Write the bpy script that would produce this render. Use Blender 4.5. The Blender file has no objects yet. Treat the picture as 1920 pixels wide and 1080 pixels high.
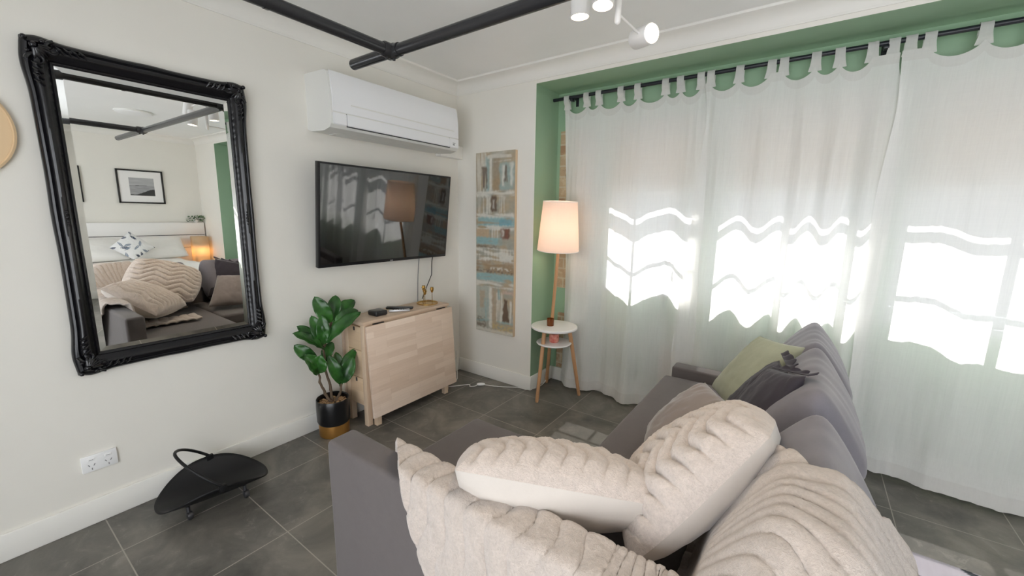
import bpy, bmesh, math, random
from mathutils import Vector, Matrix, noise
from math import sin, cos, pi, radians, sqrt, exp, atan2, floor as ffloor

random.seed(7)
SC = bpy.context.scene
COL = SC.collection

# ------------------------------------------------------------------ helpers
def lin(r, g, b):
    f = lambda c: (c / 255 / 12.92) if c / 255 <= 0.04045 else ((c / 255 + 0.055) / 1.055) ** 2.4
    return (f(r), f(g), f(b), 1.0)

def nz(x, y=0.0, z=0.0):
    return noise.noise(Vector((x, y, z)))

def sstep(a, b, x):
    t = min(1.0, max(0.0, (x - a) / (b - a)))
    return t * t * (3 - 2 * t)

class MB:
    """collects geometry for ONE mesh object"""
    def __init__(self):
        self.v = []; self.f = []; self.mi = []; self.sm = []
    def add(self, vs, fs, mi=0, smooth=True):
        o = len(self.v)
        self.v += [Vector(p) for p in vs]
        for f in fs:
            self.f.append([i + o for i in f]); self.mi.append(mi); self.sm.append(smooth)
        return self
    def box(self, x0, x1, y0, y1, z0, z1, mi=0, bev=0.0, seg=2, M=None):
        bm = bmesh.new()
        bmesh.ops.create_cube(bm, size=1.0)
        for v in bm.verts:
            v.co = Vector(((x0 + x1) / 2 + v.co.x * (x1 - x0), (y0 + y1) / 2 + v.co.y * (y1 - y0), (z0 + z1) / 2 + v.co.z * (z1 - z0)))
        if bev > 0:
            bmesh.ops.bevel(bm, geom=list(bm.edges), offset=bev, segments=seg, profile=0.5, affect='EDGES')
        if M is not None:
            bm.transform(M)
        return self.bm(bm, mi, bev > 0)
    def bm(self, bm, mi=0, smooth=True):
        bm.verts.index_update()
        self.add([v.co.copy() for v in bm.verts], [[v.index for v in f.verts] for f in bm.faces], mi, smooth)
        bm.free(); return self
    def lathe(self, prof, c=(0, 0, 0), n=32, mi=0, M=None, close=False):
        """prof: list of (r, z); revolved about z through c"""
        vs = []; fs = []
        for (r, z) in prof:
            for i in range(n):
                a = 2 * pi * i / n
                p = Vector((r * cos(a), r * sin(a), z))
                if M is not None: p = M @ p
                vs.append(p + Vector(c))
        m = len(prof)
        for j in range(m - 1):
            for i in range(n):
                a = j * n + i; b = j * n + (i + 1) % n
                fs.append([a, b, b + n, a + n])
        if prof[0][0] > 1e-6: fs.append(list(range(n))[::-1])
        if prof[-1][0] > 1e-6: fs.append([(m - 1) * n + i for i in range(n)])
        return self.add(vs, fs, mi)
    def tube(self, pts, r, n=10, mi=0, caps=True):
        pts = [Vector(p) for p in pts]
        m = len(pts); vs = []; fs = []
        prev = None
        for k in range(m):
            t = (pts[min(k + 1, m - 1)] - pts[max(k - 1, 0)]).normalized()
            if prev is None:
                u = t.orthogonal().normalized()
            else:
                u = (prev - t * prev.dot(t))
                u = u.normalized() if u.length > 1e-6 else t.orthogonal().normalized()
            prev = u; w = t.cross(u)
            rr = r[k] if isinstance(r, (list, tuple)) else r
            for i in range(n):
                a = 2 * pi * i / n
                vs.append(pts[k] + (u * cos(a) + w * sin(a)) * rr)
        for k in range(m - 1):
            for i in range(n):
                a = k * n + i; b = k * n + (i + 1) % n
                fs.append([a, b, b + n, a + n])
        if caps:
            fs.append(list(range(n))[::-1]); fs.append([(m - 1) * n + i for i in range(n)])
        return self.add(vs, fs, mi)
    def grid(self, fn, nu, nv, mi=0, keep=None, flip=False):
        vs = [fn(i / nu, j / nv) for j in range(nv + 1) for i in range(nu + 1)]
        fs = []
        for j in range(nv):
            for i in range(nu):
                if keep and not keep((i + .5) / nu, (j + .5) / nv): continue
                a = j * (nu + 1) + i
                q = [a, a + 1, a + nu + 2, a + nu + 1]
                fs.append(q[::-1] if flip else q)
        return self.add(vs, fs, mi)
    def sphere(self, c, r, n=12, mi=0, sx=1, sy=1, sz=1):
        prof = [(max(1e-7, r * sin(pi * k / n)), -r * cos(pi * k / n)) for k in range(n + 1)]
        o = len(self.v)
        self.lathe(prof, (0, 0, 0), n * 2, mi)
        for i in range(o, len(self.v)):
            p = self.v[i]; self.v[i] = Vector((p.x * sx + c[0], p.y * sy + c[1], p.z * sz + c[2]))
        return self
    def ico(self, c, r, mi=0, M=None, sub=1):
        bm = bmesh.new(); bmesh.ops.create_icosphere(bm, subdivisions=sub, radius=r)
        for v in bm.verts:
            p = v.co
            if M is not None: p = M @ p
            v.co = p + Vector(c)
        return self.bm(bm, mi, True)
    def build(self, name, mats, parent=None, angle=40, weld=0.0, subsurf=0, solid=0.0, normals=True):
        me = bpy.data.meshes.new(name)
        bm = bmesh.new()
        vv = [bm.verts.new(p) for p in self.v]
        bm.verts.ensure_lookup_table()
        for f, mi, s in zip(self.f, self.mi, self.sm):
            try:
                nf = bm.faces.new([vv[i] for i in f]); nf.material_index = mi; nf.smooth = s
            except ValueError:
                pass
        if weld > 0: bmesh.ops.remove_doubles(bm, verts=bm.verts, dist=weld)
        loose = [v for v in bm.verts if not v.link_faces]
        if loose: bmesh.ops.delete(bm, geom=loose, context='VERTS')
        if normals: bmesh.ops.recalc_face_normals(bm, faces=bm.faces)
        bm.to_mesh(me); bm.free()
        if angle: me.set_sharp_from_angle(angle=radians(angle))
        ms = mats if isinstance(mats, (list, tuple)) else [mats]
        for m in ms: me.materials.append(m)
        o = bpy.data.objects.new(name, me)
        COL.objects.link(o)
        if parent is not None:
            o.parent = parent
            # children are modelled in world space: undo the (unrotated) parent location
            o.matrix_parent_inverse = Matrix.Translation(parent_loc(parent)).inverted()
        if solid:
            md = o.modifiers.new('solid', 'SOLIDIFY'); md.thickness = solid; md.offset = 0
        if subsurf:
            md = o.modifiers.new('sub', 'SUBSURF'); md.levels = subsurf; md.render_levels = subsurf
        return o

def parent_loc(p):
    l = Vector(p.location)
    while p.parent is not None:
        # a parent that is itself an inverse-parented mesh sits at the world origin
        return Vector((0, 0, 0))
    return l

def thing(name, label, cat, loc, group=None):
    o = bpy.data.objects.new(name, None)
    o.empty_display_size = 0.05
    COL.objects.link(o); o.location = loc
    o['label'] = label; o['category'] = cat
    if group: o['group'] = group
    return o

def tag(o, label, cat, group=None):
    o['label'] = label; o['category'] = cat
    if group: o['group'] = group
    return o

def struct(o, label=None):
    o['kind'] = 'structure'
    if label: o['label'] = label
    return o

def plabel(o, label):
    o['label'] = label
    return o

# ------------------------------------------------------------------ materials
def mat(name, col=(.8, .8, .8, 1), rough=.5, metal=0.0, **kw):
    m = bpy.data.materials.new(name); m.use_nodes = True
    nt = m.node_tree; b = nt.nodes['Principled BSDF']
    b.inputs['Base Color'].default_value = col
    b.inputs['Roughness'].default_value = rough
    b.inputs['Metallic'].default_value = metal
    for k, v in kw.items():
        b.inputs[k.replace('_', ' ')].default_value = v
    return m

def N(m, t, **kw):
    n = m.node_tree.nodes.new(t)
    for k, v in kw.items(): setattr(n, k, v)
    return n
def L(m, a, b): m.node_tree.links.new(a, b)

def coords(m, scale=(1, 1, 1), loc=(0, 0, 0), rot=(0, 0, 0)):
    tc = N(m, 'ShaderNodeTexCoord'); mp = N(m, 'ShaderNodeMapping')
    L(m, tc.outputs['Object'], mp.inputs['Vector'])
    mp.inputs['Scale'].default_value = scale; mp.inputs['Location'].default_value = loc; mp.inputs['Rotation'].default_value = rot
    return mp.outputs['Vector']

def noisetex(m, vec, scale, detail=4, rough=.55, dist=0.0):
    n = N(m, 'ShaderNodeTexNoise')
    L(m, vec, n.inputs['Vector'])
    n.inputs['Scale'].default_value = scale; n.inputs['Detail'].default_value = detail
    n.inputs['Roughness'].default_value = rough; n.inputs['Distortion'].default_value = dist
    return n.outputs['Fac']

def ramp(m, fac, stops):
    r = N(m, 'ShaderNodeValToRGB')
    els = r.color_ramp.elements
    while len(els) < len(stops): els.new(0.5)
    for e, (p, c) in zip(els, stops): e.position = p; e.color = c
    L(m, fac, r.inputs['Fac'])
    return r.outputs['Color']

def mixc(m, fac, a, b, mode='MIX'):
    n = N(m, 'ShaderNodeMix', data_type='RGBA', blend_type=mode)
    for sock, val in ((n.inputs[0], fac), (n.inputs[6], a), (n.inputs[7], b)):
        if hasattr(val, 'links') or hasattr(val, 'is_linked'): L(m, val, sock)
        else: sock.default_value = val
    return n.outputs[2]

def bump(m, h, strength=.2, dist=.01):
    b = N(m, 'ShaderNodeBump')
    b.inputs['Strength'].default_value = strength; b.inputs['Distance'].default_value = dist
    L(m, h, b.inputs['Height'])
    L(m, b.outputs['Normal'], m.node_tree.nodes['Principled BSDF'].inputs['Normal'])
    return b

def PB(m): return m.node_tree.nodes['Principled BSDF']

def paint(name, col, rough=.55, bs=.05, scale=60):
    m = mat(name, col, rough)
    v = coords(m)
    n = noisetex(m, v, 3.0, 3)
    c = mixc(m, n, tuple(x * .965 for x in col[:3]) + (1,), tuple(min(1, x * 1.03) for x in col[:3]) + (1,))
    L(m, c, PB(m).inputs['Base Color'])
    bump(m, noisetex(m, v, scale, 4), bs, .004)
    return m

M = {}
M['wall'] = paint('wall_paint', lin(233, 230, 222), .5)
M['ceil'] = paint('ceiling_paint', lin(241, 241, 239), .6)
M['green'] = paint('sage_green_paint', lin(146, 175, 146), .5)
M['trimwhite'] = paint('trim_paint', lin(236, 234, 228), .35, .02)
M['cornice'] = paint('cornice_paint', lin(233, 231, 225), .5, .03)

def floor_mat():
    m = mat('slate_tile', lin(88, 84, 78), .38)
    v = coords(m, loc=(-.318, 1.984, 0))
    b = N(m, 'ShaderNodeTexBrick'); b.offset = 0.0; b.squash = 1.0
    L(m, v, b.inputs['Vector'])
    b.inputs['Scale'].default_value = 1.0; b.inputs['Brick Width'].default_value = .4565
    b.inputs['Row Height'].default_value = .4706; b.inputs['Mortar Size'].default_value = .0024
    b.inputs['Mortar Smooth'].default_value = .1; b.inputs['Bias'].default_value = 0
    b.inputs['Color1'].default_value = (0, 0, 0, 1); b.inputs['Color2'].default_value = (1, 1, 1, 1); b.inputs['Mortar'].default_value = (.5, .5, .5, 1)
    v2 = coords(m)
    n1 = noisetex(m, v2, 3.2, 8, .62, .6)
    n2 = noisetex(m, v2, 9.0, 9, .7, 1.4)
    base = ramp(m, n1, [(.30, lin(76, 74, 70)), (.50, lin(104, 101, 95)), (.70, lin(132, 127, 119))])
    vein = ramp(m, n2, [(.50, (0, 0, 0, 1)), (.60, (.10, .10, .10, 1)), (.66, (.45, .45, .45, 1)), (.70, (.05, .05, .05, 1))])
    c = mixc(m, vein, base, lin(150, 146, 138))
    tone = mixc(m, b.outputs['Color'], (.86, .86, .86, 1), (1.08, 1.08, 1.08, 1))
    c = mixc(m, 1.0, c, tone, 'MULTIPLY')
    c = mixc(m, b.outputs['Fac'], c, lin(158, 152, 142))
    L(m, c, PB(m).inputs['Base Color'])
    r = N(m, 'ShaderNodeMapRange'); L(m, n2, r.inputs[0]); r.inputs[3].default_value = .28; r.inputs[4].default_value = .5
    L(m, r.outputs[0], PB(m).inputs['Roughness'])
    sub = N(m, 'ShaderNodeMath', operation='SUBTRACT'); L(m, n2, sub.inputs[0]); L(m, b.outputs['Fac'], sub.inputs[1])
    bump(m, sub.outputs[0], .25, .004)
    return m
M['floor'] = floor_mat()

def brick_mat():
    m = mat('old_brick', lin(150, 118, 92), .85)
    v = coords(m, rot=(radians(90), 0, 0))
    b = N(m, 'ShaderNodeTexBrick'); b.offset = .5
    L(m, v, b.inputs['Vector'])
    b.inputs['Scale'].default_value = 1; b.inputs['Brick Width'].default_value = .225; b.inputs['Row Height'].default_value = .084
    b.inputs['Mortar Size'].default_value = .008; b.inputs['Mortar Smooth'].default_value = .3
    b.inputs['Color1'].default_value = lin(186, 164, 134); b.inputs['Color2'].default_value = lin(162, 128, 100); b.inputs['Mortar'].default_value = lin(190, 176, 152)
    v2 = coords(m)
    n = noisetex(m, v2, 14, 6, .7)
    c = mixc(m, ramp(m, n, [(.5, (0, 0, 0, 1)), (.68, (.75, .75, .75, 1))]), b.outputs['Color'], lin(206, 190, 160))
    n3 = noisetex(m, v2, 5, 5, .7)
    c = mixc(m, ramp(m, n3, [(.60, (0, 0, 0, 1)), (.72, (.8, .8, .8, 1))]), c, lin(74, 60, 50))
    L(m, c, PB(m).inputs['Base Color'])
    bump(m, n, .6, .01)
    return m
M['brick'] = brick_mat()

def wood_mat(name, c1, c2, axis='yz', bw=.26, rh=.042, grain=.35, rough=.42):
    m = mat(name, c1, rough)
    tc = N(m, 'ShaderNodeTexCoord'); sp = N(m, 'ShaderNodeSeparateXYZ'); cb = N(m, 'ShaderNodeCombineXYZ')
    L(m, tc.outputs['Object'], sp.inputs[0])
    I = {'x': 0, 'y': 1, 'z': 2}
    L(m, sp.outputs[I[axis[0]]], cb.inputs[0]); L(m, sp.outputs[I[axis[1]]], cb.inputs[1])
    b = N(m, 'ShaderNodeTexBrick'); b.offset = .37; b.offset_frequency = 3
    L(m, cb.outputs[0], b.inputs['Vector'])
    b.inputs['Scale'].default_value = 1; b.inputs['Brick Width'].default_value = bw; b.inputs['Row Height'].default_value = rh
    b.inputs['Mortar Size'].default_value = .0004; b.inputs['Bias'].default_value = 0.0
    b.inputs['Color1'].default_value = c1; b.inputs['Color2'].default_value = c2
    b.inputs['Mortar'].default_value = tuple(x * .82 for x in c2[:3]) + (1,)
    mp = N(m, 'ShaderNodeMapping'); L(m, cb.outputs[0], mp.inputs['Vector']); mp.inputs['Scale'].default_value = (3, 60, 1)
    n = noisetex(m, mp.outputs['Vector'], 1.5, 6, .6, .8)
    c = mixc(m, grain, b.outputs['Color'], mixc(m, n, tuple(x * .8 for x in c2[:3]) + (1,), tuple(min(1, x * 1.12) for x in c1[:3]) + (1,)))
    L(m, c, PB(m).inputs['Base Color'])
    bump(m, n, .05, .002)
    return m
M['birch'] = wood_mat('birch_butcher_block', lin(238, 218, 200), lin(214, 188, 166), 'yz')
M['birch_top'] = wood_mat('birch_butcher_block_top', lin(222, 200, 178), lin(204, 178, 152), 'yx')
M['birch_side'] = wood_mat('birch_drawer_wood', lin(226, 200, 168), lin(208, 178, 144), 'xz', .5, .06)
M['birch_leg'] = wood_mat('birch_leg_wood', lin(232, 208, 182), lin(220, 194, 166), 'zy', .9, .2)
M['oak'] = wood_mat('oak_leg_wood', lin(205, 158, 116), lin(190, 140, 98), 'zx', .9, .3)

def fabric(name, col, rough=.9, weave=700, bs=.25, sheen=.25, var=.12):
    m = mat(name, col, rough)
    PB(m).inputs['Sheen Weight'].default_value = sheen
    PB(m).inputs['Sheen Roughness'].default_value = .4
    v = coords(m)
    n = noisetex(m, v, 380, 3, .7); n2 = noisetex(m, v, 26, 5, .7)
    mx = N(m, 'ShaderNodeMath', operation='MULTIPLY_ADD'); L(m, n, mx.inputs[0]); mx.inputs[1].default_value = .6
    L(m, n2, mx.inputs[2])
    c = mixc(m, mx.outputs[0], tuple(x * (1 - var) for x in col[:3]) + (1,), tuple(min(1, x * (1 + var)) for x in col[:3]) + (1,))
    L(m, c, PB(m).inputs['Base Color'])
    bump(m, n, bs, .002)
    return m
M['sofa'] = fabric('charcoal_weave', lin(92, 86, 85))
M['backcush'] = fabric('grey_cushion_weave', lin(116, 113, 120))
M['velvet_dark'] = fabric('dark_charcoal_velvet', lin(52, 48, 56), sheen=.15)
M['greycush'] = fabric('grey_brown_velvet', lin(128, 118, 114), sheen=.5)
M['greencush'] = fabric('sage_cotton', lin(160, 163, 142), sheen=.15)
M['velvet_light'] = fabric('pale_grey_velvet', lin(196, 188, 180), sheen=.4, bs=.1, var=.05)
M['bedding'] = fabric('white_cotton', lin(238, 236, 232), sheen=.1, bs=.06, var=.03)

def fur_mat(name, col):
    m = mat(name, col, .95)
    PB(m).inputs['Sheen Weight'].default_value = .55
    PB(m).inputs['Sheen Roughness'].default_value = .35
    v = coords(m)
    n = noisetex(m, v, 180, 5, .75, .4); n2 = noisetex(m, v, 45, 5, .7, .6)
    a = N(m, 'ShaderNodeMath', operation='ADD'); L(m, n, a.inputs[0]); L(m, n2, a.inputs[1])
    h = N(m, 'ShaderNodeMath', operation='MULTIPLY'); L(m, a.outputs[0], h.inputs[0]); h.inputs[1].default_value = .5
    c = mixc(m, ramp(m, h.outputs[0], [(.36, (0, 0, 0, 1)), (.62, (1, 1, 1, 1))]), tuple(x * .84 for x in col[:3]) + (1,), tuple(min(1, x * 1.1) for x in col[:3]) + (1,))
    L(m, c, PB(m).inputs['Base Color'])
    bump(m, h.outputs[0], .75, .011)
    return m
M['fur'] = fur_mat('cream_faux_fur', lin(212, 199, 190))
M['fur_throw'] = fur_mat('beige_faux_fur', lin(200, 187, 177))

M['black_gloss'] = mat('black_lacquer', (.006, .006, .008, 1), .22)
bump(M['black_gloss'], noisetex(M['black_gloss'], coords(M['black_gloss']), 40, 4), .1, .003)
M['mirror'] = mat('mirror_silver', (.90, .91, .90, 1), 0.0, 1.0)
M['pipe'] = mat('charcoal_painted_steel', lin(50, 50, 52), .25, .25)
bump(M['pipe'], noisetex(M['pipe'], coords(M['pipe']), 90, 3), .06, .002)
M['black_metal'] = mat('matt_black_steel', (.012, .012, .013, 1), .48, .4)
bump(M['black_metal'], noisetex(M['black_metal'], coords(M['black_metal']), 300, 3), .08, .001)
M['grey_metal'] = mat('dark_grey_steel', (.06, .06, .065, 1), .4, .6)
M['rod'] = mat('black_rod_paint', (.012, .014, .02, 1), .35)
M['ac'] = mat('white_plastic', lin(238, 239, 241), .3)
M['ac_side'] = mat('off_white_plastic', lin(226, 226, 222), .4)
M['ac_dark'] = mat('dark_gap', (.03, .03, .03, 1), .7)
M['white_plastic'] = mat('switch_plastic', lin(240, 240, 240), .3)
M['grey_mark'] = mat('grey_print', lin(120, 120, 122), .5)
M['tv_bezel'] = mat('black_plastic', (.010, .010, .012, 1), .3)
M['tv_screen'] = mat('glossy_screen', (.0025, .0025, .003, 1), .035)
PB(M['tv_screen']).inputs['IOR'].default_value = 2.0
M['silver'] = mat('silver_plastic', lin(200, 200, 202), .35, .6)
M['brass'] = mat('brushed_brass', lin(206, 168, 98), .25, 1.0)
M['gold'] = mat('gold_glaze', lin(214, 160, 90), .3, .9)
M['pot_black'] = mat('black_ceramic', (.006, .006, .007, 1), .28)
M['pebble'] = mat('bark_pebbles', lin(168, 128, 92), .8)
_v = coords(M['pebble']); L(M['pebble'], ramp(M['pebble'], noisetex(M['pebble'], _v, 90, 3), [(.35, lin(110, 78, 52)), (.6, lin(200, 164, 124))]), PB(M['pebble']).inputs['Base Color'])
M['bark'] = mat('plant_stem', lin(98, 82, 66), .8)
bump(M['bark'], noisetex(M['bark'], coords(M['bark']), 80, 4), .5, .004)
def leaf_mat():
    m = mat('glossy_leaf', lin(46, 96, 40), .3)
    v = coords(m); n = noisetex(m, v, 12, 3)
    L(m, ramp(m, n, [(.3, lin(24, 60, 24)), (.7, lin(58, 112, 44))]), PB(m).inputs['Base Color'])
    return m
M['leaf'] = leaf_mat()
M['white_lacquer'] = mat('white_lacquer', lin(240, 238, 236), .35)
M['amber'] = mat('amber_glass', lin(150, 84, 40), .08, 0, Transmission_Weight=.5, IOR=1.4)
M['wax'] = mat('cream_wax', lin(240, 205, 160), .5, 0, Subsurface_Weight=.3)
M['pink_glass'] = mat('pink_salt', lin(222, 132, 116), .5)
L(M['pink_glass'], ramp(M['pink_glass'], noisetex(M['pink_glass'], coords(M['pink_glass']), 38, 3), [(.35, lin(208, 104, 92)), (.65, lin(240, 176, 156))]), PB(M['pink_glass']).inputs['Base Color'])
M['cable_white'] = mat('white_cable', lin(232, 230, 226), .4)
M['cable_black'] = mat('black_cable', (.015, .015, .016, 1), .45)
M['raw'] = mat('natural_rattan', lin(226, 196, 156), .6)
_v = coords(M['raw'], (1, 1, 1)); bump(M['raw'], noisetex(M['raw'], _v, 120, 3), .2, .003)
M['canvas'] = mat('raw_canvas', lin(214, 190, 158), .8)
M['frame_white'] = mat('window_frame_paint', lin(214, 220, 226), .4)
M['picframe'] = mat('black_picture_frame', (.015, .014, .013, 1), .4)
M['tape'] = mat('blue_tape', lin(40, 70, 190), .5)

def shader_mat(name):
    m = bpy.data.materials.new(name); m.use_nodes = True
    nt = m.node_tree; nt.nodes.remove(nt.nodes['Principled BSDF'])
    return m, nt.nodes['Material Output']

def sheer(name, col, transp, transl, diff):
    m, out = shader_mat(name)
    v = coords(m, (1, 1, 1))
    mp = N(m, 'ShaderNodeMapping'); L(m, v, mp.inputs['Vector']); mp.inputs['Scale'].default_value = (90, 90, 3)
    n = noisetex(m, mp.outputs['Vector'], 2.0, 4, .6)
    mp2 = N(m, 'ShaderNodeMapping'); L(m, v, mp2.inputs['Vector']); mp2.inputs['Scale'].default_value = (4, 4, 240)
    n2 = noisetex(m, mp2.outputs['Vector'], 1.5, 3, .6)
    c = mixc(m, n, tuple(x * .93 for x in col[:3]) + (1,), col)
    c = mixc(m, n2, c, tuple(min(1, x * 1.03) for x in col[:3]) + (1,))
    tr = N(m, 'ShaderNodeBsdfTransparent'); tl = N(m, 'ShaderNodeBsdfTranslucent'); df = N(m, 'ShaderNodeBsdfDiffuse')
    L(m, c, tl.inputs['Color']); L(m, c, df.inputs['Color'])
    m1 = N(m, 'ShaderNodeMixShader'); m1.inputs[0].default_value = diff / (diff + transl)
    L(m, tl.outputs[0], m1.inputs[1]); L(m, df.outputs[0], m1.inputs[2])
    m2 = N(m, 'ShaderNodeMixShader')
    mr = N(m, 'ShaderNodeMapRange'); L(m, n, mr.inputs[0]); mr.inputs[1].default_value = .3; mr.inputs[2].default_value = .7
    mr.inputs[3].default_value = 1 - transp * 1.25; mr.inputs[4].default_value = 1 - transp * .75
    L(m, mr.outputs[0], m2.inputs[0])
    L(m, tr.outputs[0], m2.inputs[1]); L(m, m1.outputs[0], m2.inputs[2])
    L(m, m2.outputs[0], out.inputs['Surface'])
    return m
M['curtain'] = sheer('sheer_white_linen', (.93, .925, .91, 1), .06, .32, .62)
M['curtain_hem'] = sheer('folded_white_linen', (.86, .85, .83, 1), .04, .36, .60)
M['blind'] = sheer('beige_blind_cloth', lin(214, 202, 184), .0, .22, .78)
M['shade'] = sheer('cream_lamp_linen', lin(250, 238, 230), .02, .56, .42)
M['paper'] = sheer('paper_lamp', lin(250, 230, 200), .02, .6, .38)

def glass_mat():
    m, out = shader_mat('window_glass')
    tr = N(m, 'ShaderNodeBsdfTransparent'); gl = N(m, 'ShaderNodeBsdfGlossy'); gl.inputs['Roughness'].default_value = .0
    fr = N(m, 'ShaderNodeLayerWeight'); fr.inputs['Blend'].default_value = .5
    pw = N(m, 'ShaderNodeMath', operation='POWER'); L(m, fr.outputs['Facing'], pw.inputs[0]); pw.inputs[1].default_value = 5
    ma = N(m, 'ShaderNodeMath', operation='MULTIPLY_ADD'); L(m, pw.outputs[0], ma.inputs[0]); ma.inputs[1].default_value = .8; ma.inputs[2].default_value = .04
    mx = N(m, 'ShaderNodeMixShader'); L(m, ma.outputs[0], mx.inputs[0]); L(m, tr.outputs[0], mx.inputs[1]); L(m, gl.outputs[0], mx.inputs[2])
    L(m, mx.outputs[0], out.inputs['Surface'])
    return m
M['glass'] = glass_mat()

def emit(name, col, s):
    m, out = shader_mat(name)
    e = N(m, 'ShaderNodeEmission'); e.inputs['Color'].default_value = col; e.inputs['Strength'].default_value = s
    L(m, e.outputs[0], out.inputs['Surface'])
    return m
M['bulb'] = emit('warm_bulb', (1, .80, .55, 1), 9)
M['spot_face'] = emit('warm_spot', (1, .78, .52, 1), 14)

def vcol_mat(name, rough=.6, bs=0.0):
    m = mat(name, (1, 1, 1, 1), rough)
    a = N(m, 'ShaderNodeVertexColor'); a.layer_name = 'Col'
    L(m, a.outputs['Color'], PB(m).inputs['Base Color'])
    if bs: bump(m, noisetex(m, coords(m), 90, 5, .7), bs, .004)
    return m
M['painting'] = vcol_mat('acrylic_painting', .5, .35)
M['photo'] = vcol_mat('printed_photo', .3)
M['print_cloth'] = vcol_mat('leaf_print_cloth', .85)
M['rug'] = vcol_mat('printed_rug', .95, .3)

def set_colors(o, fn):
    me = o.data
    at = me.color_attributes.new('Col', 'FLOAT_COLOR', 'POINT')
    for i, v in enumerate(me.vertices):
        c = fn(v.co)
        at.data[i].color = (c[0], c[1], c[2], 1)

# ------------------------------------------------------------------ room shell
W = 6.1; YB = -4.3; ZC = 2.53; OX0, OX1, OZ = .80, 5.30, 2.41; YA = .34; YO = .48

struct(MB().box(-.1, W + .1, YB - .1, YO, -.1, 0).build('floor', M['floor']))
struct(MB().box(-.1, W + .1, YB - .1, YO, ZC, ZC + .1).build('ceiling', M['ceil']))
struct(MB().box(-.1, 0, YB - .1, YO, 0, ZC).build('wall_left', M['wall']))
struct(MB().box(W, W + .1, YB - .1, YO, 0, ZC).build('wall_right', M['wall']))
# back wall (behind the viewer) with a wide glazed opening
DX0, DX1, DZ = 1.2, 5.0, 2.2
b = MB()
b.box(0, DX0, YB - .1, YB, 0, ZC).box(DX1, W, YB - .1, YB, 0, ZC).box(DX0, DX1, YB - .1, YB, DZ, ZC)
struct(b.build('wall_back', M['wall']))
d = MB()
for k in range(4):
    x = DX0 + (DX1 - DX0) * k / 3
    d.box(max(DX0, x - .035), min(DX1, x + .035), YB - .09, YB - .03, 0, DZ, bev=.004)
d.box(DX0, DX1, YB - .09, YB - .03, 0, .08, bev=.004).box(DX0, DX1, YB - .09, YB - .03, DZ - .07, DZ, bev=.004)
do = struct(d.build('door_1', M['frame_white']))
MB().box(DX0, DX1, YB - .064, YB - .058, .08, DZ - .07).build('pane', M['glass'], do)

# front wall with the deep green alcove
WIN = [(1.28, 1.965), (2.06, 2.86), (2.96, 3.76), (3.86, 4.66)]
WS, WT = .905, 2.15
b = MB()
b.box(0, OX0, 0, YO, 0, ZC).box(OX1, W, 0, YO, 0, ZC).box(OX0, OX1, 0, YO, OZ, ZC)
wf = struct(b.build('wall_front', [M['wall'], M['green']]))
for p in wf.data.polygons:
    c = p.center
    if OX0 - .01 < c.x < OX1 + .01 and c.y > .001 and c.z < OZ + .001: p.material_index = 1
b = MB()
xs = [OX0] + [x for w in WIN for x in w] + [OX1]
for k in range(0, len(xs), 2):
    b.box(xs[k], xs[k + 1], YA, YO, 0, OZ)
for (a, c) in WIN:
    b.box(a, c, YA, YO, 0, WS).box(a, c, YA, YO, WT, OZ)
struct(b.build('wall_alcove', M['green']))
# exposed brick patches where the green paint stops
b = MB()
def ragged(x0, x1, z0, z1, sx):
    n = 26
    vs = []; fs = []
    for k in range(n + 1):
        z = z0 + (z1 - z0) * k / n
        xr = x1 + .018 * nz(z * 9 + sx, sx) + (.012 if (int(z / .084) % 2) else -.012)
        vs += [(x0, YA - .012, z), (xr, YA - .012, z), (x0, YA, z), (xr, YA, z)]
    for k in range(n):
        a = 4 * k
        fs += [[a, a + 1, a + 5, a + 4], [a + 1, a + 3, a + 7, a + 5], [a + 2, a, a + 4, a + 6]]
    e = 4 * n
    fs += [[0, 2, 3, 1], [e, e + 1, e + 3, e + 2]]
    b.add(vs, fs, 0, False)
ragged(.835, 1.14, 1.30, 2.12, 1); ragged(.845, 1.12, .84, 1.24, 5); ragged(.86, 1.08, .125, .62, 9); ragged(1.75, 2.0, .125, .50, 13)
struct(b.build('wall_brick', M['brick']), 'exposed old brick beside the window')

# baseboards
def baseb(name, x0, x1, y0, y1, h=.12):
    struct(MB().box(x0, x1, y0, y1, 0, h, bev=.005, seg=2).build(name, M['trimwhite']))
baseb('baseboard_left', 0, .014, YB, 0)
baseb('baseboard_front', .014, OX0 + .014, -.014, 0)
baseb('baseboard_jamb', OX0, OX0 + .014, 0, YA)
baseb('baseboard_alcove', OX0 + .014, OX1, YA - .014, YA)
baseb('baseboard_right', W - .014, W, YB, 0)
baseb('baseboard_front_right', OX1 - .014, W - .014, -.014, 0)

# cove cornice: swept profile along the wall/ceiling joint
def cornice(name, axis, c0, c1, wallpos, sgn):
    pr = [(0, ZC - .095), (.006, ZC - .095), (.008, ZC - .088)]
    for k in range(7):
        t = k / 6
        pr.append((.010 + .070 * (1 - cos(t * pi / 2)), ZC - .085 + .070 * sin(t * pi / 2)))
    pr += [(.088, ZC - .012), (.092, ZC)]
    vs = []; n = len(pr)
    for c in (c0, c1):
        for (o, z) in pr:
            vs.append((wallpos + sgn * o, c, z) if axis == 'y' else (c, wallpos + sgn * o, z))
    fs = [[i, i + 1, n + i + 1, n + i] for i in range(n - 1)]
    struct(MB().add(vs, fs).build(name, M['cornice'], angle=25))
cornice('trim_1', 'y', YB, 0, 0, 1)
cornice('trim_2', 'x', 0, W, 0, -1)
cornice('trim_3', 'y', YB, 0, W, -1)

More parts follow.
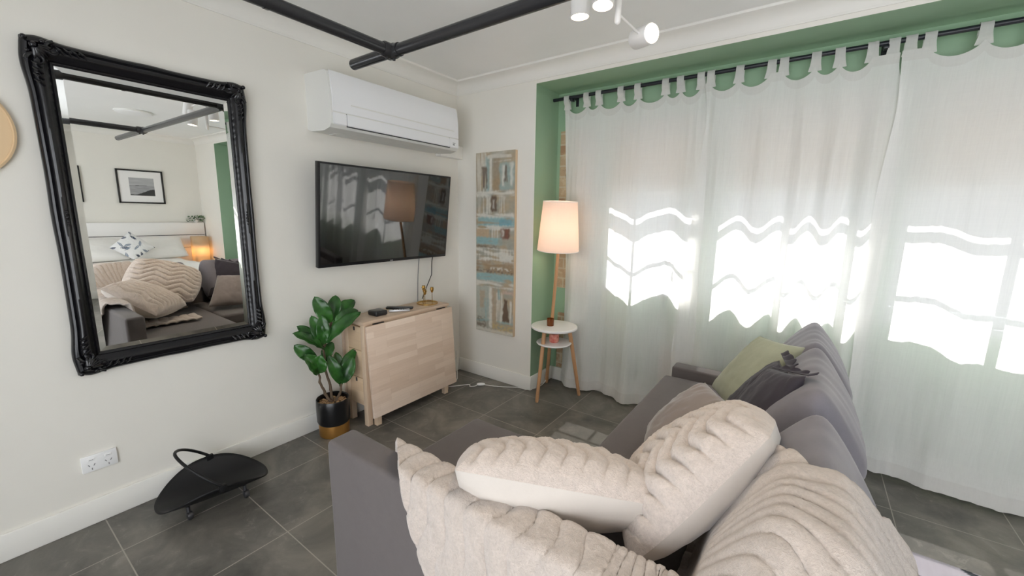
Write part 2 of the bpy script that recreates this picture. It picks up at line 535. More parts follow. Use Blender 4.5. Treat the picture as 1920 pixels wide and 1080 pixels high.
# windows behind the curtains
MUN = [[1.52], [2.445, 2.755], [3.355], [4.26]]
for i, (a, c) in enumerate(WIN):
    f = MB()
    y0, y1 = .385, .425
    f.box(a, a + .018, y0, y1, WS, WT, bev=.003).box(c - .018, c, y0, y1, WS, WT, bev=.003)
    f.box(a, c, y0, y1, WS, WS + .055, bev=.003).box(a, c, y0, y1, WT - .045, WT, bev=.003)
    w = struct(f.build('window_%d' % (i + 1), M['frame_white']))
    r = MB()
    r.box(a + .018, c - .018, .394, .404, 1.578, 1.625, bev=.002)
    if i == 0: r.box(a + .018, c - .018, .394, .404, 1.515, 1.568, bev=.002)
    r.build('sash_rail', M['frame_white'], w)
    for mx in MUN[i]:
        ww = .010 if i == 0 else .02
        MB().box(mx - ww, mx + ww, .392, .408, WS + .055, WT - .045).build('mullion', M['frame_white'], w)
    MB().box(a + .018, c - .018, .396, .404, 1.262, 1.283).build('glazing_bar', M['frame_white'], w)
    MB().box(a + .018, c - .018, .41, .414, WS + .055, WT - .045).build('pane', M['glass'], w)
    MB().box(a - .02, c + .02, YA - .03, .385, WS - .03, WS, bev=.004).build('sill', M['frame_white'], w)

# blinds with cords
side = ['leftmost', 'second from left', 'third from left', 'rightmost']
for i, (a, c) in enumerate(WIN):
    t = thing('window_blind', 'beige cloth blind half lowered in the %s window behind the sheers' % side[i], 'blind', ((a + c) / 2, .36, WT), 'beige window blinds')
    zb = [1.632, 1.625, 1.622, 1.60][i]
    def fn(u, v, a=a, c=c, zb=zb):
        z = WT - .01 + (zb - WT + .01) * v
        return (a + .012 + (c - a - .024) * u, .362 + .006 * sin(v * 6 * pi) ** 2, z)
    MB().grid(fn, 6, 48).build('blind_cloth', M['blind'], t, solid=.002)
    MB().box(a + .012, c - .012, .354, .372, zb - .006, zb + .012, bev=.003).build('bottom_bar', M['trimwhite'], t)
    MB().box(a + .01, c - .01, .348, .378, WT - .03, WT, bev=.004).build('head_rail', M['trimwhite'], t)
    cx = [1.80, 2.66, 3.6, 4.5][i]
    MB().tube([(cx, .35, zb), (cx, .348, 1.16)], .0018, 6).build('cord', M['grey_mark'], t)
    MB().lathe([(.002, .06), (.006, .045), (.011, .01), (.009, 0)], (cx, .348, 1.10), 12).build('tassel', M['grey_mark'], t)

# ------------------------------------------------------------------ curtains
RY, RZ = .25, 2.345
t = thing('curtain_rod', 'long black curtain rod across the top of the green alcove', 'curtain rod', (3.0, RY, RZ))
MB().tube([(OX0 + .005, RY, RZ), (OX1 - .02, RY, RZ)], .0125, 14).build('rod', M['rod'], t)
for bx in (.97, 2.78, 4.4):
    MB().tube([(bx, RY, RZ - .002), (bx, YA, RZ - .002)], .009, 8).box(bx - .012, bx + .012, YA - .006, YA, RZ - .05, RZ + .03, bev=.002).box(bx - .011, bx + .011, RY - .02, RY + .02, RZ - .03, RZ - .012, bev=.003).build('bracket', M['rod'], t)

def interp(tbl, x):
    if x <= tbl[0][0]: return tbl[0][1]
    for (a, fa), (b_, fb) in zip(tbl, tbl[1:]):
        if x <= b_:
            k = (x - a) / (b_ - a); k = k * k * (3 - 2 * k)
            return fa + (fb - fa) * k
    return tbl[-1][1]

def make_curtain(label, tabs, xl, xr, wave, yoff, nu, seed, zbot=.022):
    """tabs: x of the tabs; xl/xr: edge tables z -> x; wave(x, v) -> y"""
    x0, x1 = tabs[0] - .03, tabs[-1] + .03
    root = thing('curtain', label, 'curtain', ((x0 + x1) / 2, RY, 0), 'white sheer curtains')
    def hem(x):
        for a, c in zip(tabs, tabs[1:]):
            if a <= x <= c:
                if c - a < .08: return 2.285
                f = (x - a) / (c - a)
                s = min(1.0, (c - a) / .12)
                e = max(0.0, sin(pi * f))
                return 2.288 - .062 * s * e ** .55
        return 2.285
    nv = 150
    def fn(u, v):
        xt = x0 + (x1 - x0) * u
        zt = hem(xt)
        zb_ = zbot + .014 * nz(xt * 3, seed) + .006 * nz(xt * 17, seed + 3)
        z = zt + (zb_ - zt) * v
        a, c = xl(z), xr(z)
        top = max(0.0, 1 - v / .12)
        xs_ = a + (c - a) * u
        x = xs_ * (1 - top) + xt * top
        y = RY + yoff + wave(xs_, v) * min(1, v * 3 + .12) + .010 * nz(x * 9, z * 2.2, seed) * v + .004 * nz(x * 40, z * 3, seed)
        if z < .2:
            y += (.2 - z) * .22 * (nz(x * 6, seed) - .35) - (.2 - z) * .06
            z += .004 * nz(x * 30, y * 30, 2)
        return (x, y, z)
    MB().grid(fn, nu, nv).build('sheer_panel', M['curtain'], root, angle=0)
    def hemstrip(u, v):
        p = Vector(fn(u, v * .022)); p.y -= .0022
        return p
    MB().grid(hemstrip, nu, 4).build('top_hem', M['curtain_hem'], root, angle=0)
    def bothem(u, v):
        p = Vector(fn(u, .966 + v * .034)); p.y -= .002
        return p
    MB().grid(bothem, nu, 8).build('bottom_hem', M['curtain_hem'], root, angle=0)
    for k, tx in enumerate(tabs):
        tx = tx + 0
        pts = []
        yb = RY + yoff * .5
        zb = 2.262
        for (py, pz, wd) in ((yb - .003, zb, .062), (yb - .006, zb + .03, .050), (RY - .017, RZ - .03, .045), (RY - .019, RZ, .044), (RY - .0145, RZ + .0145, .044), (RY, RZ + .020, .044), (RY + .0145, RZ + .0145, .044), (RY + .019, RZ, .044), (RY + .017, RZ - .03, .045), (yb + .006, zb + .03, .05), (yb + .003, zb, .062)):
            pts.append((py, pz, wd))
        lean = .010 * nz(tx * 31, seed)
        def tf(u, v, pts=pts, tx=tx, lean=lean):
            q = v * (len(pts) - 1); i = min(int(q), len(pts) - 2); f = q - i
            A, B = pts[i], pts[i + 1]
            py = A[0] + (B[0] - A[0]) * f; pz = A[1] + (B[1] - A[1]) * f; wd = A[2] + (B[2] - A[2]) * f
            return (tx + (u - .5) * wd + lean * (pz - 2.262) / .1, py + .003 * cos((u - .5) * 3), pz)
        MB().grid(tf, 4, 30).build('tab', M['curtain_hem'], root)
    return root

def conv(xs_): return [2.564 + (x - 2.564) * 1.017 for x in xs_]
C = lambda x: 2.564 + (x - 2.564) * 1.017
# left panel
ez = [(.05, 2.08), (.45, 2.03), (.75, 2.0), (1.19, 1.99), (1.8, 1.985), (2.3, 1.945)]
w1 = lambda x, v: -.002 + .040 * cos(2 * pi * (x - 1.30) / .43) * (.45 + .55 * v) + .012 * cos(2 * pi * (x - 1.1) / .17) * v
make_curtain('leftmost white sheer tab-top curtain beside the floor lamp', conv([.955, 1.115, 1.212, 1.379, 1.5, 1.685, 1.782, 1.905]), lambda z: .925 + .02 * sin(z * 2), lambda z: interp(ez, z), w1, .020, 240, 1.0)
# middle panel, overlapping the left one
el = [(.05, 1.86), (.5, 1.85), (.8, 1.87), (1.2, 1.895), (1.8, 1.93), (2.3, 1.97)]
er = [(.05, 2.90), (.7, 2.90), (1.5, 2.91), (2.1, 2.89), (2.3, 2.835)]
def w2(x, v):
    ph = interp2(x)
    return .038 * cos(ph) * (.5 + .5 * v)
crest = [1.60, 1.93, 2.185, 2.41, 2.552, 2.712, 2.87, 3.05]
def interp2(x):
    for k in range(len(crest) - 1):
        if crest[k] <= x <= crest[k + 1]:
            return 2 * pi * (k + (x - crest[k]) / (crest[k + 1] - crest[k]))
    return 0
make_curtain('middle white sheer tab-top curtain behind the grey sofa', conv([1.962, 2.118, 2.281, 2.342, 2.489, 2.596, 2.728, 2.805]), lambda z: interp(el, z), lambda z: interp(er, z), w2, -.010, 260, 2.0)
# right panel
fl = [(.05, 2.955), (.5, 2.845), (1.0, 2.832), (1.5, 2.83), (2.1, 2.86), (2.3, 2.86)]
w3 = lambda x, v: .028 * cos(2 * pi * (x - 3.0) / .74) * (.6 + .4 * v) + .006 * cos(2 * pi * (x - 2.9) / .22)
make_curtain('wide white sheer tab-top curtain at the right edge of the photo', conv([2.868, 2.935, 3.119, 3.29, 3.46, 3.62, 3.79, 3.96]), lambda z: interp(fl, z), lambda z: 4.04, w3, -.030, 260, 3.0)
make_curtain('white sheer tab-top curtain nearest the bed wall, seen in the mirror', conv([4.02, 4.2, 4.36, 4.52, 4.68, 4.84, 5.0, 5.12]), lambda z: 4.02, lambda z: 5.2, w1, -.004, 180, 4.0)

# ------------------------------------------------------------------ overhead steel pipe frame
t = thing('pipe_rack', 'charcoal steel pipe frame hanging below the white ceiling', 'pipe rack', (1.9, -1.44, 2.16))
PY, PZ, PR = -1.44, 2.16, .0245
p = MB().tube([(.66, PY, PZ), (3.8, PY, PZ)], PR, 20)
p.sphere((.66, PY, PZ), PR, 8, sx=.6)
p.build('cross_pipe', M['pipe'], t)
for x in (.95, 2.86):
    q = MB().tube([(x, YB, PZ), (x, PY, PZ)], PR, 20)
    q.tube([(x, -1.98, PZ), (x, -1.965, PZ)], PR + .002, 20)
    q.build('long_pipe', M['pipe'], t)
    c = MB()
    c.tube([(x - .032, PY, PZ), (x - .022, PY, PZ), (x + .022, PY, PZ), (x + .032, PY, PZ)], [PR + .003, PR + .0075, PR + .0075, PR + .003], 20)
    c.tube([(x, PY - .052, PZ), (x, PY - .044, PZ), (x, PY, PZ)], [PR + .003, PR + .007, PR + .007], 20)
    c.tube([(x + .03, PY, PZ), (x + .052, PY, PZ)], PR + .004, 20)
    for (dx, dy) in ((0, -.03), (.012, .0)):
        c.lathe([(.007, 0), (.007, .008), (.0001, .009)], (x + dx, PY + dy, PZ - PR - .014), 8)
    c.build('clamp', M['pipe'], t)

# ------------------------------------------------------------------ ceiling spotlight cluster
t = thing('ceiling_spotlight', 'white branching ceiling spotlight with lit cylinder heads', 'ceiling light', (1.92, -1.2, ZC))
MB().lathe([(.0001, 0), (.055, 0), (.06, -.012), (.06, -.022), (.0001, -.024)], (1.92, -1.2, ZC), 32).build('canopy', M['white_lacquer'], t)
st = MB().tube([(1.923, -1.215, ZC - .02), (1.923, -1.222, 2.13)], .011, 12)
st.sphere((1.923, -1.222, 2.13), .011, 6)
st.build('stem', M['white_lacquer'], t)
def spot_head(c, d, arm_from, ln=.12, r=.036):
    d = Vector(d).normalized(); c = Vector(c)
    Rm = d.to_track_quat('Z', 'Y').to_matrix()
    h = MB().lathe([(r * .9, -ln), (r, -ln + .006), (r, -.002), (r * .93, 0), (r * .9, -.004), (r * .86, -.012), (.0001, -.012)], c, 28, M=Rm)
    h.lathe([(.0001, -ln - .004), (r * .5, -ln - .004), (r * .9, -ln)], c, 28, M=Rm)
    o = h.build('lamp_head', M['white_lacquer'], t)
    MB().lathe([(.0001, -.008), (r * .84, -.008), (r * .84, -.0075), (.0001, -.0075)], c, 28, M=Rm).build('bulb_face', M['spot_face'], o)
    a = MB().tube([arm_from, c - d * ln * .55], .0045, 8)
    a.build('arm', M['white_lacquer'], t)
    l = bpy.data.lights.new('spot_glow', 'SPOT'); l.energy = 9; l.color = (1, .82, .6); l.spot_size = radians(110); l.spot_blend = .6; l.shadow_soft_size = .03
    lo = bpy.data.objects.new('spot_glow', l); COL.objects.link(lo); lo.location = c + d * .004
    lo.rotation_euler = (-d).to_track_quat('Z', 'Y').to_euler(); lo.parent = t
    lo.matrix_parent_inverse = Matrix.Translation(t.location).inverted()
spot_head((1.77, -1.217, 2.183), (0.0, .05, -1), (1.923, -1.221, 2.30))
spot_head((1.915, -1.335, 2.140), (.02, -.10, -1), (1.923, -1.222, 2.24))
spot_head((1.985, -1.03, 2.142), (.9, -.55, -.12), (1.923, -1.222, 2.155), ln=.10, r=.037)
spot_head((2.12, -1.30, 2.25), (.25, -.1, -1), (1.923, -1.220, 2.36))

# round ceiling lights
for (x, y, lab) in ((4.17, -1.19, 'round white flush ceiling light over the bed, seen in the mirror'), (2.62, -1.50, 'round white flush ceiling light above the sofa arm')):
    t = thing('oyster_light', lab, 'ceiling light', (x, y, ZC), 'flush ceiling lights')
    MB().lathe([(.0001, 0), (.175, 0), (.18, -.008), (.178, -.018), (.17, -.02)], (x, y, ZC), 48).build('base_ring', M['ac_side'], t)
    MB().lathe([(.171, -.018), (.165, -.026), (.12, -.036), (.06, -.041), (.0001, -.042)], (x, y, ZC), 48).build('diffuser', M['white_plastic'], t)

# ------------------------------------------------------------------ mirror
t = thing('wall_mirror', 'large black ornate framed mirror on the left wall', 'mirror', (.03, -2.075, 1.41))
CY, CZ, HW, HH = -2.0755, 1.410, .385, .686
TILT = radians(.5)
MT = Matrix.Translation((.012, CY, CZ)) @ Matrix.Rotation(TILT, 4, 'Y')
def frame_pt(side, s, o, d):
    """side 0..3, s -1..1 along it, o outward offset from inner edge, d depth off the wall"""
    iw, ih = HW - .080, HH - .088
    k = o / .08
    if side in (0, 2):
        y = s * (iw + o); z = (ih + o * 1.1)
        z = z if side == 0 else -z
    else:
        z = s * (ih + o * 1.1); y = iw + o
        y = y if side == 1 else -y
    return MT @ Vector((d, y, z))
prof = [(0, .012), (.004, .018), (.010, .019), (.013, .015), (.020, .022), (.030, .034), (.042, .040), (.052, .036), (.058, .028), (.064, .033), (.072, .030), (.080, .020), (.080, .0)]
b = MB()
for sd in range(4):
    L_ = 120
    def fn(u, v, sd=sd):
        s = u * 2 - 1
        q = v * (len(prof) - 1); i = min(int(q), len(prof) - 2); f = q - i
        o = prof[i][0] + (prof[i + 1][0] - prof[i][0]) * f; dd = prof[i][1] + (prof[i + 1][1] - prof[i][1]) * f
        # shaped outer edge: swells towards the corners and the middle of each side
        e = (o / .08) ** 2
        sw = .010 * exp(-((abs(s) - .86) / .10) ** 2) + .004 * exp(-(s / .16) ** 2) - .006 * (1 - abs(s))
        if abs(s) > .98: sw *= .6
        o2 = o + e * sw
        dd += .0025 * max(0, sin(u * 260)) * (1 if .009 < o < .017 else 0)
        return frame_pt(sd, s, o2, dd)
    b.grid(fn, L_, len(prof) * 2 - 2)
fr = b.build('frame', M['black_gloss'], t, angle=50)
# corner ornaments: scrolls, shells and beads
for sy in (-1, 1):
    for sz in (-1, 1):
        c = MB()
        def P(y, z, d): return MT @ Vector((d, sy * (HW + y), sz * (HH + z)))
        for (ang, rr, n0) in ((0, .052, 0), (pi / 2, .052, 1)):
            pts = []; rad = []
            for k in range(26):
                a = k / 25 * 3.6 * pi / 2; r0 = .030 * (1 - k / 30)
                yy = -.035 + r0 * cos(a); zz = -.085 + r0 * sin(a)
                if n0: yy, zz = zz, yy
                pts.append(P(yy + .0, zz + .0, .040)); rad.append(.0075 * (1 - k / 40))
            c.tube(pts, rad, 8)
        for k in range(7):
            a = pi + k / 6 * pi / 2
            c.tube([P(-.030 + .012 * cos(a), -.030 + .012 * sin(a), .046), P(-.030 + .035 * cos(a), -.030 + .035 * sin(a), .044), P(-.030 + .050 * cos(a), -.030 + .050 * sin(a), .034)], [.006, .007, .003], 8)
        for (yy, zz, r0) in ((-.030, -.030, .013), (-.012, -.055, .008), (-.055, -.012, .008), (-.03, -.13, .007), (-.13, -.03, .007), (-.03, -.155, .005), (-.155, -.03, .005), (-.008, -.008, .010)):
            c.ico(P(yy, zz, .040), r0, sub=2)
        # acanthus leaf running along each side
        for n0 in (0, 1):
            for k in range(4):
                q = -.11 - k * .022
                a0 = (-.045, q); a1 = (-.020, q + .02)
                if n0: a0, a1 = a0[::-1], a1[::-1]
                c.tube([P(a0[0], a0[1], .040), P((a0[0] + a1[0]) / 2, (a0[1] + a1[1]) / 2, .046), P(a1[0], a1[1], .036)], [.003, .006, .003], 8)
        plabel(c.build('corner_ornament', M['black_gloss'], t), 'carved black corner ornament')
for sy in (-1, 1):
    c = MB()
    for k in range(5):
        c.ico(MT @ Vector((.040, sy * (HW - .045), (k - 2) * .016)), .008 - abs(k - 2) * .0015, sub=2)
    c.build('side_ornament', M['black_gloss'], t)
iw, ih = HW - .078, HH - .086
g = MB()
bv = .022
vs = [(.012, -iw, -ih), (.012, iw, -ih), (.012, iw, ih), (.012, -iw, ih), (.0165, -iw + bv, -ih + bv), (.0165, iw - bv, -ih + bv), (.0165, iw - bv, ih - bv), (.0165, -iw + bv, ih - bv)]
g.add([MT @ Vector(p) for p in vs], [[4, 5, 6, 7], [0, 1, 5, 4], [1, 2, 6, 5], [2, 3, 7, 6], [3, 0, 4, 7]], 0, False)
g.build('mirror_glass', M['mirror'], t, angle=0)
MB().box(0, .011, -HW + .02, HW - .02, -HH + .02, HH - .02, M=MT).build('backing_board', M['black_metal'], t)

# round wall plaque at the left edge of the photo
t = thing('wall_plaque', 'round natural rattan plaque on the wall left of the mirror', 'wall plaque', (.012, -2.709, 1.735))
RyM = Matrix.Rotation(pi / 2, 3, 'Y')
MB().lathe([(.0001, .014), (.188, .014), (.19, .012), (.19, 0), (.0001, 0)], (.001, -2.709, 1.735), 64, M=RyM).build('disc', M['raw'], t)
MB().lathe([(.186, .010), (.193, .019), (.2, .016), (.2, 0), (.186, 0)], (.001, -2.709, 1.735), 64, M=RyM).build('rim', M['raw'], t)

# power outlet
t = thing('power_outlet', 'white double power outlet low on the left wall', 'power outlet', (.006, -2.44, .296))
MB().box(0, .012, -2.5, -2.38, .257, .335, bev=.003).build('plate', M['white_plastic'], t)
for k, y in enumerate((-2.468, -2.412)):
    s = MB().box(.012, .0155, y - .012, y + .012, .309, .322, bev=.0015).build('switch', M['white_plastic'], t)
    MB().box(.0155, .0158, y - .007, y + .007, .3145, .3165).build('switch_mark', M['grey_mark'], s)
    so = MB()
    for (dy, dz, rot) in ((-.009, .006, .5), (.009, .006, -.5), (0, -.012, 0)):
        so.box(-.0004, .0006, -.0015, .0015, -.005, .005, M=Matrix.Translation((.012, y + dy, .283 + dz)) @ Matrix.Rotation(rot, 4, 'X'))
    so.build('socket', M['grey_mark'], t)

# ------------------------------------------------------------------ air conditioner
t = thing('air_conditioner', 'white split air conditioner high on the left wall above the television', 'air conditioner', (.1, -.77, 2.1))
A0, A1 = -1.33, -.268
def extr(pr, y0, y1, mb, mi=0):
    n = len(pr); vs = []
    for y in (y0, y1):
        vs += [(x, y, z) for (x, z) in pr]
    fs = [[i, (i + 1) % n, n + (i + 1) % n, n + i] for i in range(n)]
    fs += [list(range(n))[::-1], [n + i for i in range(n)]]
    mb.add(vs, fs, mi)
    return mb
AS = 1.25
def ax_(p): return [(x * AS, 2.1 + (z - 2.1) * 1.0 - .010 * (x / .2)) for (x, z) in p]
bodyp = ax_([(0, 1.945), (.03, 1.932), (.14, 1.930), (.19, 1.945), (.203, 1.965), (.206, 2.03), (.203, 2.14), (.195, 2.22), (.185, 2.252), (.165, 2.262), (0, 2.262)])
extr(bodyp, A0, A1, MB()).build('housing', M['ac_side'], t, angle=30)
pf = MB()
fp = ax_([(.207, 2.035), (.2098, 2.036), (.2088, 2.14), (.2008, 2.222), (.1905, 2.258), (.186, 2.258), (.195, 2.22), (.2035, 2.14)])
extr(fp, A0 + .012, A1 - .003, pf).build('front_panel', M['ac'], t, angle=30)
g = MB().box(.258, .2632, A0 + .13, A1 - .05, 2.072, 2.079, bev=.001)
g.build('panel_groove', M['ac_side'], t)
fl_ = ax_([(.2062, 1.962), (.2108, 1.968), (.2112, 2.028), (.2062, 2.029)])
extr(fl_, A0 + .10, A1 - .10, MB()).build('louver', M['ac'], t, angle=30)
extr(ax_([(.2058, 1.963), (.2098, 1.969), (.2098, 2.028), (.2058, 2.028)]), A0 + .012, A0 + .097, MB()).build('end_trim', M['ac'], t, angle=30)
dp = extr(ax_([(.2058, 1.963), (.2098, 1.969), (.2098, 2.028), (.2058, 2.028)]), A1 - .097, A1 - .003, MB()).build('end_trim', M['ac'], t, angle=30)
MB().box(.262, .2632, A1 - .066, A1 - .038, 1.985, 1.989).box(.262, .2632, A1 - .066, A1 - .046, 1.971, 1.979).build('indicator', M['grey_mark'], dp)
lp = MB().box(.2575, .2605, A0 + .0965, A0 + .1005, 1.948, 2.021).box(.2575, .2605, A1 - .1005, A1 - .0965, 1.948, 2.021).box(.2575, .2605, A0 + .0965, A1 - .0965, 1.947, 1.953)
lp.build('louver_gap', M['ac_dark'], t)
MB().box(.06, .17, A0 + .1, A1 - .1, 1.9225, 1.930).build('air_outlet', M['ac_side'], t)
tag(MB().box(0, .062, A1 + .002, -.001, 1.917, 2.02, bev=.004).build('pipe_duct', M['trimwhite']), 'short white pipe cover running from the air conditioner to the corner', 'pipe cover')

# ------------------------------------------------------------------ television
t = thing('television', 'black flat screen television mounted on the left wall', 'television', (.1, -.807, 1.42))
TB = Matrix.Translation((.08, -.807, 1.098)) @ Matrix.Rotation(radians(6.5), 4, 'Y')
tw, th = .561, .653
MB().box(-.035, 0, -tw, tw, 0, th, bev=.004, M=TB).build('bezel', M['tv_bezel'], t)
MB().box(-.001, .0015, -tw + .012, tw - .012, .022, th - .012, M=TB).build('screen', M['tv_screen'], t)
MB().box(.0, .0012, -.012, .012, .006, .012, M=TB).build('badge', M['silver'], t)
MB().box(-.06, -.03, -.28, .28, .12, .45, bev=.01, M=TB).build('rear_housing', M['tv_bezel'], t)
MB().box(.002, .03, -.95, -.65, 1.26, 1.56, bev=.004).box(.02, .075, -.9, -.86, 1.26, 1.56).box(.02, .075, -.74, -.7, 1.26, 1.56).build('wall_bracket', M['grey_metal'], t)
def cable(name, pts, r, m, label, smooth=8):
    P_ = [Vector(p) for p in pts]
    out = []
    for i in range(len(P_) - 1):
        p0 = P_[max(i - 1, 0)]; p1 = P_[i]; p2 = P_[i + 1]; p3 = P_[min(i + 2, len(P_) - 1)]
        for k in range(smooth):
            s = k / smooth
            out.append(.5 * ((2 * p1) + (p2 - p0) * s + (2 * p0 - 5 * p1 + 4 * p2 - p3) * s * s + (3 * p1 - p0 - 3 * p2 + p3) * s ** 3))
    out.append(P_[-1])
    return MB().tube(out, r, 8).build(name, m)
tag(cable('television_cable', [(.045, -.507, 1.12), (.03, -.507, 1.0), (.02, -.508, .88), (.014, -.512, .60)], .0035, M['grey_mark'], ''), 'grey cable hanging straight down below the television', 'cable', 'television cables')
tag(cable('television_cable', [(.055, -.362, 1.12), (.035, -.362, 1.06), (.026, -.360, .955), (.024, -.368, .93), (.03, -.44, .82), (.03, -.475, .757)], .0035, M['cable_black'], ''), 'black cable slanting from the television to the brass candle holder', 'cable', 'television cables')

# ------------------------------------------------------------------ gateleg table used as a console
t = thing('gateleg_table', 'pale birch folded gateleg table with drawers below the television', 'table', (.14, -.797, 0))
Y0, Y1, X1 = -1.197, -.397, .261
MB().box(.02, X1, Y0, Y1, .718, .74, bev=.003).build('tabletop', M['birch_top'], t)
for (x, y) in ((.028, Y0 + .012), (.213, Y0 + .012), (.028, Y1 - .052), (.213, Y1 - .052)):
    MB().box(x, x + .04, y, y + .04, 0, .718, bev=.002).build('leg', M['birch_leg'], t)
MB().box(.03, .25, Y0 + .03, Y1 - .02, .70, .7175).box(.03, .25, Y0 + .03, Y1 - .02, .13, .145).box(.055, .225, Y1 - .045, Y1 - .03, .145, .70).build('carcass', M['birch_leg'], t)
for k, (z0, z1) in enumerate(((.535, .697), (.340, .531), (.148, .336))):
    dr = MB().box(.069, .212, Y0 + .014, Y0 + .03, z0, z1, bev=.0015).build('drawer', M['birch_side'], t)
    MB().box(.133, .149, Y0 + .0115, Y0 + .0145, z1 - .03, z1 - .004, bev=.001).build('finger_pull', M['ac_dark'], dr)
LM = Matrix.Translation((X1 + .009, 0, .712)) @ Matrix.Rotation(radians(-4.0), 4, 'Y')
lf = MB().box(0, .018, Y0 + .008, Y1 + .004, -.632, 0, bev=.002, M=LM).build('drop_leaf', M['birch'], t)
MB().box(.002, .018, Y0 + .005, Y1, .085, .712, bev=.002).build('rear_leaf', M['birch'], t)
for y in (Y0 + .075, Y1 - .14):
    MB().box(X1 - .002, X1 + .012, y, y + .085, .7125, .7175).build('hinge', M['black_metal'], t)
for y in (Y0 + .075, Y1 - .075):
    MB().box(.258, .292, y - .02, y + .02, 0, .62, bev=.002).build('gate_leg', M['birch_leg'], t)
    MB().box(.262, .288, min(y, -.797), max(y, -.797), .10, .14, bev=.002).build('gate_rail', M['birch_leg'], t)

# things on the table
t = thing('media_box', 'small black media streaming box on the birch table', 'media box', (.155, -1.0, .74))
MB().box(.105, .205, -1.05, -.95, .741, .777, bev=.012, seg=4).build('housing', M['tv_bezel'], t)
MB().lathe([(.0001, 0), (.022, 0), (.022, .0006), (.0001, .0006)], (.155, -1.0, .7772), 24).build('top_emblem', M['pot_black'], t)
def remote(cx, cy, rz, ln, wd, m, label, dark):
    R_ = Matrix.Translation((cx, cy, .7405)) @ Matrix.Rotation(rz, 4, 'Z')
    t = thing('remote_control', label, 'remote control', (cx, cy, .74), 'remotes on the table')
    MB().box(-wd / 2, wd / 2, -ln / 2, ln / 2, 0, .014, bev=.004, M=R_).build('body', m, t)
    bt = MB()
    for i in range(5):
        for j in range(2):
            bt.box(-wd * .25 + j * wd * .3, -wd * .25 + j * wd * .3 + .007, -ln * .3 + i * .018, -ln * .3 + i * .018 + .008, .0138, .0155, M=R_)
    bt.build('buttons', dark, t)
remote(.185, -.835, radians(-38), .15, .036, M['silver'], 'silver remote control on the birch table beside the media box', M['tv_bezel'])
remote(.115, -.775, radians(-52), .20, .042, M['tv_bezel'], 'long black remote control behind the silver one', M['grey_mark'])
t = thing('candle_holder', 'brass wire candle holder with round tray on the birch table', 'candle holder', (.13, -.515, .74))
cx, cy = .135, -.515
MB().lathe([(.0001, .002), (.078, .002), (.082, .008), (.084, .008), (.084, 0), (.0001, 0)], (cx, cy, .7405), 40).build('tray', M['brass'], t)
for (dx, dy, h, cz) in ((.01, -.045, .165, 0), (-.02, -.005, .10, 0), (.02, .035, .13, 0)):
    s = MB().tube([(cx + dx, cy + dy, .744), (cx + dx, cy + dy, .744 + h * .62)], .0022, 8)
    s.build('stem', M['brass'], t)
    z = .744 + h * .62
    cup = MB().lathe([(.003, 0), (.011, .012), (.013, .02), (.013, .045), (.012, .045), (.012, .02), (.0001, .012)], (cx + dx, cy + dy, z), 16)
    cup.lathe([(.013, .030), (.0185, .030), (.0185, .032), (.013, .032)], (cx + dx, cy + dy, z), 20)
    cup.build('cup', M['brass'], t)

# ------------------------------------------------------------------ potted plant
t = thing('potted_plant', 'broad leafed green plant in a black and gold pot', 'plant', (.13, -1.36, 0))
pc = (.135, -1.362, 0)
PRr = .102
pt = MB().lathe([(PRr * .93, .085), (PRr, .10), (PRr * 1.02, .20), (PRr * 1.0, .242), (PRr * .97, .248), (PRr * .92, .242), (PRr * .92, .21), (.0001, .21)], pc, 44)
pt.lathe([(PRr * .90, .08), (PRr * .94, .0855)], pc, 44)
pt.build('pot', M['pot_black'], t)
plabel(MB().lathe([(.0001, .001), (PRr * .90, .001), (PRr * .92, .006), (PRr * .925, .0845), (.0001, .0845)], pc, 44).build('pot_base', M['gold'], t), 'gold lower band of the pot')
pb = MB()
random.seed(3)
for k in range(150):
    a = random.random() * 2 * pi; r = PRr * .86 * sqrt(random.random())
    pb.ico((pc[0] + r * cos(a), pc[1] + r * sin(a), .213 + random.random() * .008), .007 + random.random() * .004, M=Matrix.Diagonal((1, 1.2, .7)), sub=1)
po = pb.build('bark_chips', M['pebble'], t); po['kind'] = 'stuff'
STEMS = [[(.125, -1.358, .21), (.122, -1.364, .30), (.12, -1.39, .456), (.12, -1.394, .601)], [(.12, -1.394, .601), (.12, -1.356, .68), (.12, -1.326, .745), (.11, -1.31, .79)],
         [(.135, -1.368, .21), (.13, -1.409, .287), (.135, -1.438, .381), (.14, -1.447, .45)], [(.13, -1.348, .21), (.135, -1.311, .25), (.15, -1.30, .33)]]
for s in STEMS:
    pts = []
    P_ = [Vector(p) for p in s]
    for i in range(len(P_) - 1):
        for k in range(5): pts.append(P_[i].lerp(P_[i + 1], k / 5) + Vector((.004 * sin(i * 5 + k), .004 * cos(i * 5 + k * 1.3), 0)))
    pts.append(P_[-1])
    n = len(pts)
    MB().tube(pts, [.010 * (1 - .45 * k / n) + .0015 * (k % 5 == 0) for k in range(n)], 10).build('stem', M['bark'], t)
